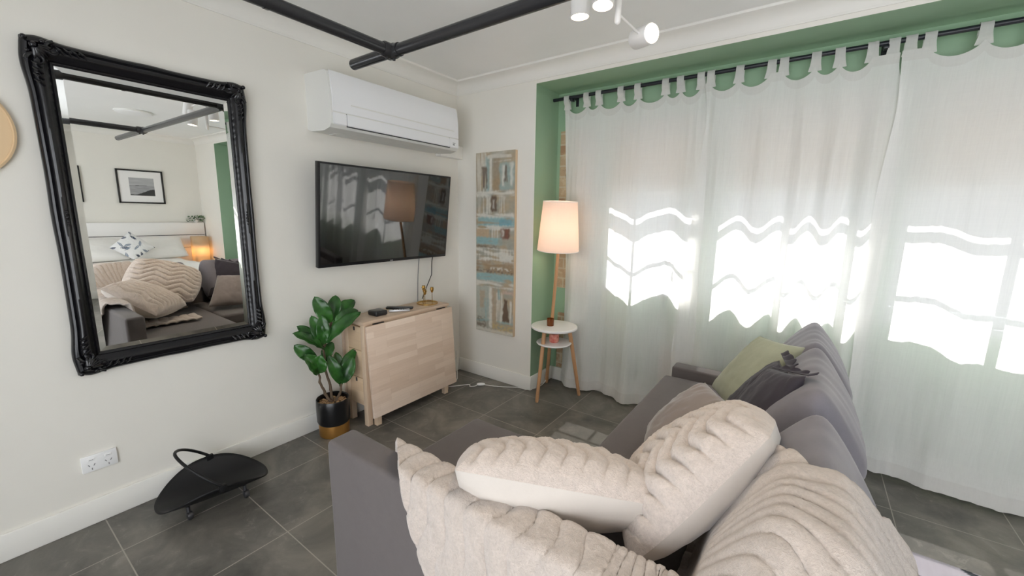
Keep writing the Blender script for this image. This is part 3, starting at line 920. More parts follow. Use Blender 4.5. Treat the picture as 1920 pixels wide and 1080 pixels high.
LEAVES = [((.12, -1.327, .738), (.1, -1.417, .922), .1), ((.1, -1.303, .744), (.07, -1.259, .911), .09), ((.1, -1.299, .754), (.1, -1.143, .872), .1),
          ((.13, -1.318, .745), (.16, -1.155, .808), .085), ((.14, -1.40, .617), (.24, -1.208, .822), .1), ((.12, -1.335, .729), (.16, -1.205, .774), .07),
          ((.12, -1.394, .601), (.11, -1.447, .809), .085), ((.12, -1.394, .601), (.14, -1.399, .808), .085), ((.13, -1.40, .599), (.1, -1.528, .766), .08),
          ((.14, -1.40, .587), (.14, -1.57, .743), .09), ((.125, -1.44, .515), (.08, -1.554, .64), .085), ((.14, -1.45, .475), (.14, -1.544, .582), .08),
          ((.145, -1.452, .436), (.17, -1.529, .591), .1), ((.145, -1.448, .441), (.19, -1.458, .569), .1), ((.15, -1.305, .325), (.15, -1.376, .538), .08),
          ((.145, -1.303, .32), (.14, -1.189, .544), .09), ((.155, -1.303, .325), (.2, -1.243, .502), .1), ((.135, -1.305, .305), (.1, -1.291, .533), .08), ((.11, -1.388, .486), (.08, -1.312, .608), .08)]
camdir = Vector((2.56, -2.74, 1.44)) - Vector((.12, -1.36, .6)); camdir.normalize()
for k, (bs, tp, wd) in enumerate(LEAVES):
    B_ = Vector(bs); T_ = Vector(tp); ax = T_ - B_; ln = ax.length; ax.normalize()
    up = (Vector((.75, -.2, .75)) + Vector((random.uniform(-.5, .5), random.uniform(-.6, .6), random.uniform(-.2, .4))))
    up = (up - ax * up.dot(ax)).normalized(); sd = ax.cross(up)
    cur = random.uniform(.05, .14)
    def fn(u, v, B_=B_, ax=ax, up=up, sd=sd, ln=ln, wd=wd, cur=cur):
        s = u * 2 - 1
        w_ = wd * .56 * (sin(pi * min(1, v ** .82)) ** .62) * (1.0 if v < .999 else 0) * (.55 + .6 * v)
        if v < .06: w_ = .004
        x = s * w_
        return B_ + ax * (ln * v) + sd * x + up * (abs(s) ** 1.3 * w_ * .35 + cur * ln * sin(pi * v) * .8 - .10 * ln * v * v + .004 * sin(v * 22 + s * 2) * abs(s))
    lf_ = MB().grid(fn, 8, 18)
    lf_.build('leaf', M['leaf'], t, angle=60, solid=.0012)

# ------------------------------------------------------------------ log holder on the floor
t = thing('log_holder', 'black curved metal log tray with arched handle by the baseboard', 'log holder', (.28, -2.1, 0))
LC = Vector((.245, -2.085, .046))
LR = Matrix.Rotation(radians(-10), 3, 'Z')
def tpos(x, y, dz=0.0): return LC + LR @ Vector((x, y, .100 * abs(x / .178) ** 2.7 + .012 * (y / .235) ** 2 + dz))
def tray(u, v):
    a = 2 * pi * u; r = v
    y = r * .235 * math.copysign(abs(sin(a)) ** .92, sin(a)); x = r * .178 * math.copysign(abs(cos(a)) ** .92, cos(a))
    return tpos(x, y)
MB().grid(tray, 80, 18).build('tray', M['black_metal'], t, weld=.0004, solid=.005)
hp = []
for k in range(29):
    a = pi * k / 28
    c_ = math.copysign(abs(cos(a)) ** 1.15, cos(a)); h = sin(a) * .215
    hp.append(LC + LR @ Vector((c_ * .174, .015 - h * .70, .098 + h * .70)))
MB().tube(hp, .0070, 12).build('handle', M['black_metal'], t)
for sx in (-1, 1):
    c = LC + LR @ Vector((sx * .172, .012, .092))
    MB().box(c.x - .010, c.x + .010, c.y - .016, c.y + .016, c.z - .014, c.z + .016, bev=.003).build('handle_lug', M['black_metal'], t)
for (dx, dy) in ((.10, -.12), (.10, .11), (-.10, -.12), (-.10, .11)):
    p_ = tpos(dx, dy, -.004)
    f = MB().tube([p_, Vector((p_.x + .004, p_.y, .024))], .008, 8)
    f.lathe([(.0001, -.014), (.018, -.012), (.021, 0), (.018, .008), (.0001, .012)], (p_.x + .006, p_.y, .021), 18, M=Matrix.Rotation(pi / 2, 3, 'X'))
    f.build('foot', M['grey_metal'], t)

# ------------------------------------------------------------------ painting on the short wall
t = thing('canvas_painting', 'tall narrow abstract canvas in beige, white and teal', 'painting', (.438, -.02, 1.19))
AX0, AX1, AZ0, AZ1 = .238, .640, .437, 1.950
MB().box(AX0, AX1, -.030, -.001, AZ0, AZ1, bev=.002).build('canvas_edge', M['canvas'], t)
po = MB().grid(lambda u, v: (AX0 + (AX1 - AX0) * u, -.0312 - .0006, AZ0 + (AZ1 - AZ0) * v), 100, 330).build('painted_face', M['painting'], t)
def mixv(a, b_, k): return tuple(a[i] + (b_[i] - a[i]) * k for i in range(3))
BE = lin(178, 160, 132); WH = lin(226, 226, 218); TE = lin(132, 186, 194); DB = lin(70, 44, 38); GR = lin(160, 162, 152); TAN = lin(150, 120, 86); RED = lin(110, 40, 34)
def art(co):
    u = (co.x - AX0) / (AX1 - AX0); v = 1 - (co.z - AZ0) / (AZ1 - AZ0)   # v from the top
    hs = nz(u * 3.0, v * 60, 1.0); vs_ = nz(u * 22, v * 6, 2.0); fine = nz(u * 14, v * 70, 5)
    w = .5 + .5 * nz(u * 5, v * 16, 8)
    c = mixv(BE, GR, sstep(.3, .7, w))
    def rect(c, u0, u1, v0, v1, col, k=1.0, e=.03, ev=.008):
        du = .03 * nz(u * 9, v * 40, 3); dv = .006 * nz(u * 20, v * 30, 4)
        m = sstep(u0 - e, u0 + e, u + du) * (1 - sstep(u1 - e, u1 + e, u + du)) * sstep(v0 - ev, v0 + ev, v + dv) * (1 - sstep(v1 - ev, v1 + ev, v + dv))
        return mixv(c, col, m * k)
    # upper blocks
    c = rect(c, .0, .30, .0, .22, WH, .75 * sstep(-.5, .4, vs_))
    c = rect(c, .26, .36, .02, .23, TE, .6); c = rect(c, .34, .43, .03, .22, WH, .9 * sstep(-.5, .2, vs_))
    c = rect(c, .15, .30, .075, .19, DB, .85 * sstep(-.35, .1, vs_))
    c = rect(c, .45, .62, .03, .21, TAN, .5)
    c = rect(c, .62, .98, .06, .20, TE, .5); c = rect(c, .68, .74, .07, .18, WH, .9); c = rect(c, .74, .86, .075, .16, DB, .85 * sstep(-.3, .15, vs_)); c = rect(c, .88, .95, .06, .18, WH, .8)
    c = rect(c, .3, .9, .0, .05, WH, .7 * sstep(-.4, .2, hs))
    c = rect(c, 0, 1, .205, .235, WH, .9 * sstep(-.4, .1, hs))
    c = rect(c, .05, .40, .235, .33, WH, .75 * sstep(-.35, .25, vs_)); c = rect(c, .40, .55, .23, .315, DB, .95)
    c = rect(c, .45, .49, .25, .30, WH, .7); c = rect(c, .62, .75, .235, .32, WH, .7 * sstep(-.4, .2, vs_))
    c = rect(c, 0, 1, .325, .355, WH, .95 * sstep(-.5, 0, hs))
    c = rect(c, .05, 1, .345, .395, TE, .85 * sstep(-.55, -.1, hs)); c = rect(c, .6, .92, .355, .39, lin(90, 168, 190), .8)
    c = rect(c, 0, 1, .39, .415, WH, .85 * sstep(-.4, .1, hs))
    c = rect(c, .0, .35, .41, .46, lin(196, 170, 140), .9); c = rect(c, .38, .60, .40, .47, WH, .6 * sstep(-.4, .2, vs_)); c = rect(c, .66, .88, .405, .465, RED, 1); c = rect(c, .68, .74, .41, .45, WH, .7); c = rect(c, .74, .87, .41, .455, DB, .75 * sstep(-.3, .2, vs_))
    c = rect(c, 0, .7, .455, .495, TE, .9 * sstep(-.55, -.1, hs)); c = rect(c, .6, 1, .46, .495, GR, .8)
    c = rect(c, 0, .55, .502, .512, DB, .85 * sstep(-.3, .1, hs))
    c = rect(c, .0, 1, .515, .60, WH, .9 * sstep(-.35, .15, hs + .3 * vs_))
    c = rect(c, .0, 1, .585, .655, TAN, .75 * sstep(-.4, .1, hs)); c = rect(c, 0, 1, .635, .655, DB, .7 * sstep(-.2, .2, fine)); c = rect(c, .4, .95, .62, .635, WH, .8 * sstep(-.2, .2, fine))
    c = rect(c, 0, 1, .655, .70, TE, .85 * sstep(-.5, -.1, hs)); c = rect(c, 0, 1, .70, .735, WH, .85 * sstep(-.4, .1, hs))
    # lower scene
    c = rect(c, 0, .38, .735, .93, lin(176, 188, 182), .85); c = rect(c, .10, .24, .76, .86, lin(176, 156, 132), .8)
    c = rect(c, .22, .34, .80, .92, TE, .6 * sstep(-.4, .2, vs_)); c = rect(c, .36, .44, .735, .97, WH, .95)
    c = rect(c, .44, .60, .74, .92, lin(176, 158, 140), .8 * sstep(-.4, .2, vs_)); c = rect(c, .56, .72, .76, .93, WH, .85 * sstep(-.45, .1, vs_)); c = rect(c, .60, .66, .745, .80, TE, .7)
    tw_ = .045 + .05 * sstep(.82, .93, v)
    c = rect(c, .80 - tw_, .80 + tw_, .795, .925, DB, 1, .015); c = rect(c, .72, 1.0, .745, .765, lin(206, 180, 168), .8); c = rect(c, .74, .98, .765, .79, GR, .8); c = rect(c, .90, .97, .80, .93, WH, .9 * sstep(-.4, .1, vs_))
    c = rect(c, .02, .26, .915, .975, lin(92, 82, 78), .8 * sstep(-.3, .2, fine)); c = rect(c, 0, 1, .925, .94, TE, .7 * sstep(-.2, .3, hs)); c = rect(c, .45, 1, .945, .99, lin(196, 174, 118), .8 * sstep(-.4, .2, fine)); c = rect(c, 0, 1, .978, 1, WH, .7)
    c = mixv(c, BE, .22)
    k = 1 + .10 * fine
    return tuple(max(0, x * k) for x in c)
set_colors(po, art)

# ------------------------------------------------------------------ tripod lamp table
TC = Vector((.985, .055, .58)); TR = .184
t = thing('lamp_table', 'floor lamp with cream shade and two round white shelves on oak legs', 'floor lamp', (TC.x, TC.y, 0))
MB().lathe([(.0001, -.022), (TR - .008, -.022), (TR, -.016), (TR, -.004), (TR - .004, 0), (.0001, 0)], TC, 64).build('tabletop', M['white_lacquer'], t)
MB().lathe([(.0001, -.012), (.136, -.012), (.14, -.006), (.136, 0), (.0001, 0)], (TC.x + .012, TC.y - .02, .452), 56).build('lower_shelf', M['white_lacquer'], t)
def oakleg(a, b_, r0, r1, name='leg'):
    MB().tube([a, Vector(a).lerp(Vector(b_), .02), Vector(a).lerp(Vector(b_), .98), b_], [r0 * .8, r0, r1, r1 * .9], 14).build(name, M['oak'], t)
oakleg((.972, -.163, 0), (.955, -.045, .558), .0135, .0165)
oakleg((1.178, .158, 0), (1.095, .105, .558), .0135, .0165)
oakleg((.828, .225, 0), (1.028, .008, 1.24), .0150, .0125, 'lamp_pole')
SCn = Vector((1.03, .0, 1.37))
ax = (Vector((1.030, .010, 0)) - Vector((1.014, .035, -1))).normalized()
Rl = Matrix.Rotation(radians(3), 3, 'X') @ Matrix.Rotation(radians(3), 3, 'Y')
MB().lathe([(.158, -.182), (.127, .182)], SCn, 56, M=Rl).build('lamp_shade', M['shade'], t, angle=60, solid=.0015)
# remove the end caps of the shade
sh = bpy.data.objects['lamp_shade'].data
bm = bmesh.new(); bm.from_mesh(sh)
bmesh.ops.delete(bm, geom=[f for f in bm.faces if len(f.verts) > 4], context='FACES'); bm.to_mesh(sh); bm.free()
rg = MB()
for (r, z) in ((.158, -.182), (.127, .182)):
    pts = [SCn + Rl @ Vector((r * cos(2 * pi * k / 48), r * sin(2 * pi * k / 48), z)) for k in range(49)]
    rg.tube(pts, .0025, 6, caps=False)
rg.build('shade_ring', M['white_lacquer'], t)
MB().lathe([(.0001, -.13), (.018, -.13), (.02, -.07), (.014, -.06), (.0001, -.06)], SCn, 20, M=Rl).tube([SCn + Rl @ Vector((.0, 0, -.06)), SCn + Rl @ Vector((.02, 0, .13)), SCn + Rl @ Vector((.0, 0, .165)), SCn + Rl @ Vector((-.02, 0, .13)), SCn + Rl @ Vector((0, 0, -.06))], .002, 6).build('lamp_holder', M['white_lacquer'], t)
MB().sphere(SCn + Rl @ Vector((0, 0, -.02)), .032, 10).build('bulb', M['bulb'], t)
def point(name, loc, e, col, r, parent):
    l = bpy.data.lights.new(name, 'POINT'); l.energy = e; l.color = col; l.shadow_soft_size = r
    o = bpy.data.objects.new(name, l); COL.objects.link(o); o.location = loc; o.parent = parent
    o.matrix_parent_inverse = Matrix.Translation(parent.location).inverted()
    return o
point('lamp_glow', SCn + Vector((0, 0, -.02)), 7.0, (1, .82, .62), .036, t)

t = thing('candle', 'small amber glass candle on the white lamp table', 'candle', (.962, .04, .58))
cc = (.962, .03, .581)
MB().lathe([(.0001, 0), (.027, 0), (.029, .004), (.029, .058), (.0275, .058), (.0275, .006), (.0001, .006)], cc, 32).build('jar', M['amber'], t)
MB().lathe([(.0001, .007), (.0268, .007), (.0268, .044), (.0001, .042)], cc, 28).tube([(cc[0], cc[1], cc[2] + .042), (cc[0], cc[1], cc[2] + .052)], .001, 6).build('wax', M['wax'], t)
t = thing('salt_votive', 'pink salt candle cup on the lower lamp shelf', 'candle cup', (1.0, .04, .452))
cc = (1.0, .03, .4525)
MB().lathe([(.0001, 0), (.034, 0), (.039, .008), (.040, .05), (.037, .066), (.030, .068), (.022, .060), (.022, .03), (.0001, .03)], cc, 12).build('cup', M['pink_glass'], t, angle=20)

# lamp cord with inline switch on the floor
t = thing('lamp_cord', 'white cord with inline switch on the floor by the short wall', 'cord', (.42, -.18, 0))
def spl(pts, n=8):
    P_ = [Vector(p) for p in pts]; out = []
    for i in range(len(P_) - 1):
        p0 = P_[max(i - 1, 0)]; p1 = P_[i]; p2 = P_[i + 1]; p3 = P_[min(i + 2, len(P_) - 1)]
        for k in range(n):
            s = k / n
            out.append(.5 * ((2 * p1) + (p2 - p0) * s + (2 * p0 - 5 * p1 + 4 * p2 - p3) * s * s + (3 * p1 - p0 - 3 * p2 + p3) * s ** 3))
    return out + [P_[-1]]
MB().tube(spl([(.435, -.165, .008), (.52, -.13, .005), (.60, -.09, .005), (.70, -.035, .008), (.79, -.03, .012), (.83, .08, .006), (.83, .20, .02), (.835, .217, .10)]), .0032, 8).build('cord', M['cable_white'], t)
MB().tube(spl([(.395, -.195, .008), (.39, -.235, .006), (.36, -.26, .006), (.33, -.235, .006), (.27, -.31, .005), (.18, -.42, .005), (.13, -.36, .006), (.10, -.25, .02), (.06, -.15, .05), (.03, -.1, .13)]), .0032, 8).build('cord', M['cable_white'], t)
SWM = Matrix.Translation((.415, -.18, .012)) @ Matrix.Rotation(radians(38), 4, 'Z')
sb = MB(); bmx = bmesh.new(); bmesh.ops.create_uvsphere(bmx, u_segments=24, v_segments=12, radius=1)
for v in bmx.verts:
    q = Vector((math.copysign(abs(v.co.x) ** .8, v.co.x) * .036, v.co.y * .017, math.copysign(abs(v.co.z) ** .6, v.co.z) * .011)); v.co = SWM @ q
sb.bm(bmx); sb.build('inline_switch', M['white_plastic'], t)
tag(MB().tube(spl([(.016, -.06, .20), (.03, -.07, .09), (.10, -.14, .012), (.17, -.22, .006), (.20, -.30, .006), (.16, -.37, .006), (.08, -.39, .006)]), .0035, 8).build('power_cable', M['cable_white']), 'white cable looping from the corner behind the birch table', 'cable')

# ------------------------------------------------------------------ sofa
t = thing('corner_sofa', 'charcoal fabric corner sofa with chaise facing the television', 'sofa', (2.05, -1.0, 0))
def soft(x0, x1, y0, y1, z0, z1, bev, name, m, puff=0.0, n=24, lab=None):
    b = MB()
    bm_ = bmesh.new(); bmesh.ops.create_cube(bm_, size=1)
    for v in bm_.verts: v.co = Vector(((x0 + x1) / 2 + v.co.x * (x1 - x0), (y0 + y1) / 2 + v.co.y * (y1 - y0), (z0 + z1) / 2 + v.co.z * (z1 - z0)))
    bmesh.ops.bevel(bm_, geom=list(bm_.edges), offset=bev, segments=4, profile=.5, affect='EDGES')
    bmesh.ops.subdivide_edges(bm_, edges=[e for e in bm_.edges if e.calc_length() > .25], cuts=10, use_grid_fill=True)
    for v in bm_.verts:
        p = v.co
        tx = (p.x - (x0 + x1) / 2) / ((x1 - x0) / 2); ty = (p.y - (y0 + y1) / 2) / ((y1 - y0) / 2)
        if p.z > z1 - bev * .6:
            p.z += puff * max(0, 1 - tx * tx) * max(0, 1 - ty * ty) + .0025 * nz(p.x * 6, p.y * 6, 1)
        else:
            p.x += .002 * nz(p.y * 5, p.z * 5, 3); p.y += .002 * nz(p.x * 5, p.z * 5, 4)
    b.bm(bm_)
    return b.build(name, m, t, angle=50)
soft(1.92, 2.70, -1.94, -.005, .06, .255, .012, 'seat_base', M['sofa'])
soft(1.90, 2.70, -1.265, -.09, .258, .44, .022, 'seat_cushion', M['sofa'], .012)
soft(1.315, 1.96, -1.94, -1.275, .06, .255, .012, 'chaise_base', M['sofa'])
soft(1.30, 2.70, -1.943, -1.27, .258, .44, .022, 'chaise_cushion', M['sofa'], .012)
soft(1.292, 2.80, -2.055, -1.945, .035, .672, .018, 'armrest', M['sofa'])
soft(1.94, 2.80, -.088, .022, .05, .50, .015, 'end_panel', M['sofa'])
soft(2.685, 2.80, -1.95, -.08, .05, .60, .018, 'backrest', M['sofa'])
for (x, y) in ((1.36, -2.0), (1.36, -1.33), (2.72, -2.0), (2.72, -.04), (1.99, -.04), (1.99, -1.2)):
    MB().lathe([(.022, 0), (.026, .06)], (x, y, 0), 16).build('leg', M['black_metal'], t)
CPROF = [(2.47, .452), (2.435, .50), (2.43, .60), (2.475, .72), (2.56, .83), (2.635, .893), (2.675, .88), (2.745, .79), (2.80, .69), (2.815, .62), (2.775, .60), (2.66, .585), (2.64, .50), (2.60, .453)]
def back_cushion(y0, y1, dz=0.0, dx=0.0, sd=0, tip=0.02):
    n = len(CPROF); rows = 15; vs = []; fs = []
    cx_ = 2.61; cz_ = .66
    for r in range(rows):
        f = r / (rows - 1); e = abs(2 * f - 1)
        y = y0 + (y1 - y0) * f
        k = 1 - .07 * e ** 6
        for i, (x, z) in enumerate(CPROF):
            xx = cx_ + (x - cx_) * k; zz = cz_ + (z - cz_) * (k if z < .8 else 1 - .02 * e ** 4) + tip * (e ** 3) * (1 if z > .84 else 0)
            yy = y + (.02 * math.copysign(1, f - .5) * (e ** 4)) * (1 if (z > .84) else 0) - .0
            w = .007 * nz(xx * 9 + sd, yy * 14, zz * 9) + .004 * sin(yy * 60 + xx * 25 + zz * 40 + 3 * nz(yy * 6, zz * 6, sd))
            dirv = Vector((xx - cx_, 0, zz - cz_)).normalized()
            vs.append(Vector((xx + dx, yy, zz + dz)) + dirv * w)
    for r in range(rows - 1):
        for i in range(n):
            a = r * n + i; b_ = r * n + (i + 1) % n
            fs.append([a, b_, b_ + n, a + n])
    for r, s in ((0, -1), (rows - 1, 1)):
        o = len(vs)
        for i in range(n):
            p = vs[r * n + i]; vs.append(Vector((cx_ + dx + (p.x - cx_ - dx) * .6, p.y + s * .035, cz_ + dz + (p.z - cz_ - dz) * .6)))
        vs.append(Vector((cx_ + dx, vs[r * n][1] + s * .045, cz_ + dz)))
        for i in range(n):
            j = (i + 1) % n
            fs.append([r * n + i, r * n + j, o + j, o + i]); fs.append([o + i, o + j, o + n])
    return MB().add(vs, fs).build('back_cushion', M['backcush'], t, angle=0, subsurf=2)
back_cushion(-.50, -.03, 0, 0, 1)
back_cushion(-1.14, -.575, .0, .0, 5)
back_cushion(-1.92, -1.33, -.005, .0, 9)

# ------------------------------------------------------------------ cushions
def pillow(name, corners, thick, m, label, cat='cushion', group=None, rnd=.06, n=30, wr=.006, edge=.06, sd=0, split=None, frontdisp=None, nf=150, flat=.0, bthick=None):
    """corners: 4 points in order; split: material of a separate back half"""
    C0 = [Vector(p) for p in corners]
    nrm = (C0[2] - C0[0]).cross(C0[3] - C0[1]).normalized()
    cen = sum(C0, Vector()) / 4
    eu = (C0[1] - C0[0]).normalized(); ev = (C0[3] - C0[0]).normalized()
    def base(u, v):
        s = u * 2 - 1; q = v * 2 - 1
        s_ = s * sqrt(1 - rnd * q * q); q_ = q * sqrt(1 - rnd * s * s)
        u2 = .5 + .5 * s_ * (1 - edge * (1 - q * q)); v2 = .5 + .5 * q_ * (1 - edge * (1 - s * s))
        a = C0[0].lerp(C0[1], u2); b_ = C0[3].lerp(C0[2], u2)
        return a.lerp(b_, v2), s, q
    def prof_(s, q):
        return (max(0, 1 - s * s) * max(0, 1 - q * q)) ** .42
    def side(sgn, nn, disp=None, th=None):
        T = th or thick
        def fn(u, v):
            p, s, q = base(u, v)
            h = T / 2 * prof_(s, q)
            rim = min(1.0, 6 * min(1 - abs(s), 1 - abs(q)))
            w = wr * nz(s * 2.6 + sd, q * 2.6, sgn * 2 + sd) * rim + wr * .6 * nz(s * 7 + sd, q * 7, sgn * 3) * rim
            fold = wr * .8 * sin((s * 2 + q) * 9 + sd) * max(0, (abs(s) + abs(q) - 1.0)) * rim
            d = (disp(u, v, s, q) * rim if disp else 0)
            return p + nrm * sgn * (h + w + fold + d)
        return fn
    b = MB()
    if split is None:
        b.grid(side(1, n), n, n); b.grid(side(-1, n), n, n, flip=True)
        o = b.build(name, m, None, angle=0, weld=.0006)
        tag(o, label, cat, group)
        return o
    o = b.grid(side(-1, n, th=bthick or thick), n, n, flip=True).build(name, split, None, angle=0)
    tag(o, label, cat, group)
    f = MB().grid(side(1, nf, frontdisp), nf, nf).build('fur_face', m, o, angle=0)
    return o

def chevron(rib, amp, zig, zper, axis=0, fur=.0022, seed=0):
    def d(u, v, s, q):
        a, b_ = (u, v) if axis == 0 else (v, u)
        tri = abs(((b_ / zper) % 1) * 2 - 1) - .5
        tri = math.copysign(min(abs(tri), .42), tri)
        ph = (a + zig * tri) / rib
        h = abs(sin(pi * ph)) ** .42 * amp - amp * .3
        return h + fur * nz(u * 55, v * 55, seed) + fur * .8 * nz(u * 120, v * 120, seed + 2)
    return d
# fluffy cushion lying against the arm: P1 P2 upper edge, P3 P4 lower edge on the seat
pillow('fluffy_cushion', [(1.90, -2.075, .815), (2.40, -1.78, .745), (2.13, -1.45, .535), (1.66, -1.80, .575)], .21, M['fur'],
       'cream ribbed faux fur cushion lying flat across the sofa arm', group='cream fluffy cushions', split=M['velvet_light'], frontdisp=chevron(.100, .022, .07, .36, 0, seed=1), bthick=.24, wr=.004, edge=.03, sd=3, rnd=.10)
pillow('fluffy_cushion', [(2.56, -1.72, .985), (2.53, -1.17, .79), (2.15, -1.38, .54), (2.30, -1.93, .61)], .24, M['fur'],
       'cream ribbed faux fur cushion standing upright against the grey back cushions', group='cream fluffy cushions', split=M['velvet_light'], frontdisp=chevron(.115, .026, .12, .36, 1, seed=7), bthick=.18, wr=.004, edge=.0, sd=8, rnd=.22)
pillow('scatter_cushion', [(2.19, -.19, .46), (2.40, -.66, .48), (2.625, -.50, .875), (2.42, -.38, .865)], .14, M['greencush'],
       'sage green cushion leaning at the far end of the sofa', group='sofa scatter cushions', sd=11, edge=.08)
pillow('scatter_cushion', [(2.29, -.55, .49), (2.42, -.86, .50), (2.56, -.82, .84), (2.52, -.56, .81)], .10, M['velvet_dark'],
       'dark charcoal velvet cushion next to the sage green one', group='sofa scatter cushions', sd=14)
pillow('scatter_cushion', [(2.33, -.80, .50), (2.46, -1.20, .52), (2.615, -1.04, .91), (2.50, -.80, .84)], .11, M['velvet_dark'],
       'dark charcoal velvet cushion with ruffled edge behind the upright fluffy one', group='sofa scatter cushions', sd=17)
pillow('scatter_cushion', [(2.06, -.92, .47), (2.14, -1.30, .49), (2.42, -1.10, .755), (2.27, -.88, .745)], .14, M['greycush'],
       'grey brown velvet cushion at the front of the pile', group='sofa scatter cushions', sd=20)
# ruffles on the two dark cushions
random.seed(11)
for idx, (p0, p1) in ((-3, ((2.52, -.56, .84), (2.56, -.84, .85))), (-2, ((2.50, -.80, .84), (2.615, -1.04, .91)))):
    ob = [o for o in bpy.data.objects if o.name.startswith('scatter_cushion')][idx + 4 - 0 if False else idx]
    p0 = Vector(p0); p1 = Vector(p1)
    def fn(u, v, p0=p0, p1=p1, idx=idx):
        q = p0.lerp(p1, u)
        return q + Vector((.030 * v + .008 * sin(u * 31 + idx) * v, .010 * cos(u * 23) * v, .012 * v + .010 * sin(u * 26 + idx * 2) * v - .004))
    MB().grid(fn, 40, 6).build('ruffle', M['velvet_dark'], ob, angle=0, solid=.003)

# ------------------------------------------------------------------ faux fur throw
def Hs(x, y):
    z = .462
    arm = .462 + (.712 - .462) * sstep(-1.915, -1.965, y)
    z = max(z, arm)
    if x > 2.40:
        h = .60 + .305 * sstep(2.36, 2.60, x) if x < 2.64 else .905 - .22 * sstep(2.66, 2.86, x)
        fade = sstep(-2.12, -1.92, y)
        h = .74 + (h - .74) * (.35 + .65 * fade) if h > .74 else h
        k = sstep(2.38, 2.47, x)
        z = max(z, z + (h - z) * k)
    return z
XE, YE = 2.825, -2.072
VT = [(2.37, -1.54), (2.54, -1.62), (2.64, -1.72), (2.72, -1.69), (2.80, -1.58), (2.86, -1.67), (3.25, -1.85)]
def vtop(u): return interp(VT, u)
def uleft(v):
    if v > -1.945: return 1.53
    if v > YE: return 1.53 + (-1.945 - v) / .127 * .17
    return 1.70 + (YE - v) * .72
def throw_pt(s, tt):
    vb = -2.66; vn = vb + tt * (-1.39 - vb)
    u = uleft(vn) + s * (3.25 - uleft(vn))
    v = vb + tt * (vtop(u) - vb) if u > 2.4 else vn
    return u, v
def soft_pos(a): # smooth max(0,a)
    r = .02
    return a if a > r else (0 if a < -r else (a + r) ** 2 / (4 * r))
def rib_phase(u, v):
    # ribs run over the arm, then fan round the corner and run across the back
    px, py = 2.30, -1.80
    if u < px and v < -1.8: return u + .012 * sin(v * 34 + u * 8)
    ang = atan2(py - v, u - px)        # 0 along +u, pi/2 along -v
    if v > py: return px + .62 * pi / 2 + (v - py) + .012 * sin(u * 30)
    return px + .62 * (pi / 2 - ang) + .014 * sin(math.hypot(u - px, v - py) * 34)
def fn(s, tt):
    u, v = throw_pt(s, tt)
    dx = soft_pos(u - XE); dy = soft_pos(YE - v)
    x = u - dx; y = v + dy
    dr = sqrt(dx * dx + dy * dy)
    z = Hs(x, y) - dr
    if dr > .02:
        k = min(1, dr / .15)
        y -= (.012 + .05 * dr) * (dy / dr) * k; x += (.012 + .05 * dr) * (dx / dr) * k
    ph = rib_phase(u, v) / .070
    rib = abs(sin(pi * ph)) ** .42 * .0135 - .003
    fur = .002 * nz(u * 40, v * 40, 3) + .002 * nz(u * 110, v * 110, 4) + .008 * nz(u * 6, v * 6, 9)
    n_ = Vector((dx, -dy, max(.02, .10 - dr))).normalized()
    return Vector((x, y, z)) + n_ * (rib + fur + .006)
def keep(s, tt):
    u, v = throw_pt(s, tt)
    return v < -1.925 or (1.80 < u < 2.02 and v < -1.45) or u > 2.37
o = MB().grid(fn, 300, 230, keep=keep).build('fur_throw', M['fur_throw'], angle=0, solid=.012)
tag(o, 'beige ribbed faux fur throw draped over the sofa arm and back corner', 'throw')

# ------------------------------------------------------------------ patterned rug at the lower right
rg = MB()
RX0, RX1, RY0, RY1 = 2.92, 4.0, -1.9, -.43
rg.grid(lambda u, v: (RX0 + (RX1 - RX0) * u, RY0 + (RY1 - RY0) * v, .010), 150, 200)
ro = rg.build('patterned_rug', M['rug'], angle=0, solid=.008)
tag(ro, 'pale grey rug with dark leaf print behind the sofa', 'rug')
def leafprint(p, q, sc, dens=.62, base=lin(222, 216, 220), ink=lin(70, 76, 92), ink2=lin(128, 134, 148)):
    """scattered leaf shapes in a plane"""
    c = base
    gx, gy = ffloor(p / sc), ffloor(q / sc)
    for i in (-1, 0, 1):
        for j in (-1, 0, 1):
            X, Y = gx + i, gy + j
            h = lambda k: .5 + .5 * nz(X * 12.9 + k * 3.7 + .31, Y * 7.7 + k * 1.3 + .17, k + .5) * 1.6
            if h(1) < 1 - dens: continue
            cx_ = (X + h(2)) * sc; cy_ = (Y + h(3)) * sc; a = h(4) * 9
            dx, dy = p - cx_, q - cy_
            lx = dx * cos(a) + dy * sin(a); ly = -dx * sin(a) + dy * cos(a)
            ln = sc * .55; wd = sc * .17 * max(0, 1 - (lx / ln) ** 2)
            if abs(lx) < ln and abs(ly) < wd:
                c = ink if h(5) > .5 else ink2
                if abs(ly) < sc * .012: c = base
    return c
RUG_LEAVES = [(3.272, -.452, -.56, .075, .018), (3.09, -.60, -.3, .07, .022), (3.45, -.70, 1.2, .12, .03), (3.25, -.85, 2.2, .12, .03)]
random.seed(21)
for k in range(40): RUG_LEAVES.append((random.uniform(3.0, 3.95), random.uniform(-1.85, -.95), random.uniform(0, 3.1), random.uniform(.08, .13), .028))
def rugcol(co):
    c = lin(196, 190, 200)
    c = tuple(x * (1 + .06 * nz(co.x * 60, co.y * 8, 1)) for x in c[:3])
    for (cx_, cy_, a_, ln_, wd_) in RUG_LEAVES:
        dx, dy = co.x - cx_, co.y - cy_
        lx = dx * cos(a_) + dy * sin(a_); ly = -dx * sin(a_) + dy * cos(a_)
        if abs(lx) < ln_ / 1.6 and abs(ly) < wd_ * (1 - (lx / ln_ * 1.6) ** 2): c = lin(72, 78, 84)
    return c
set_colors(ro, rugcol)

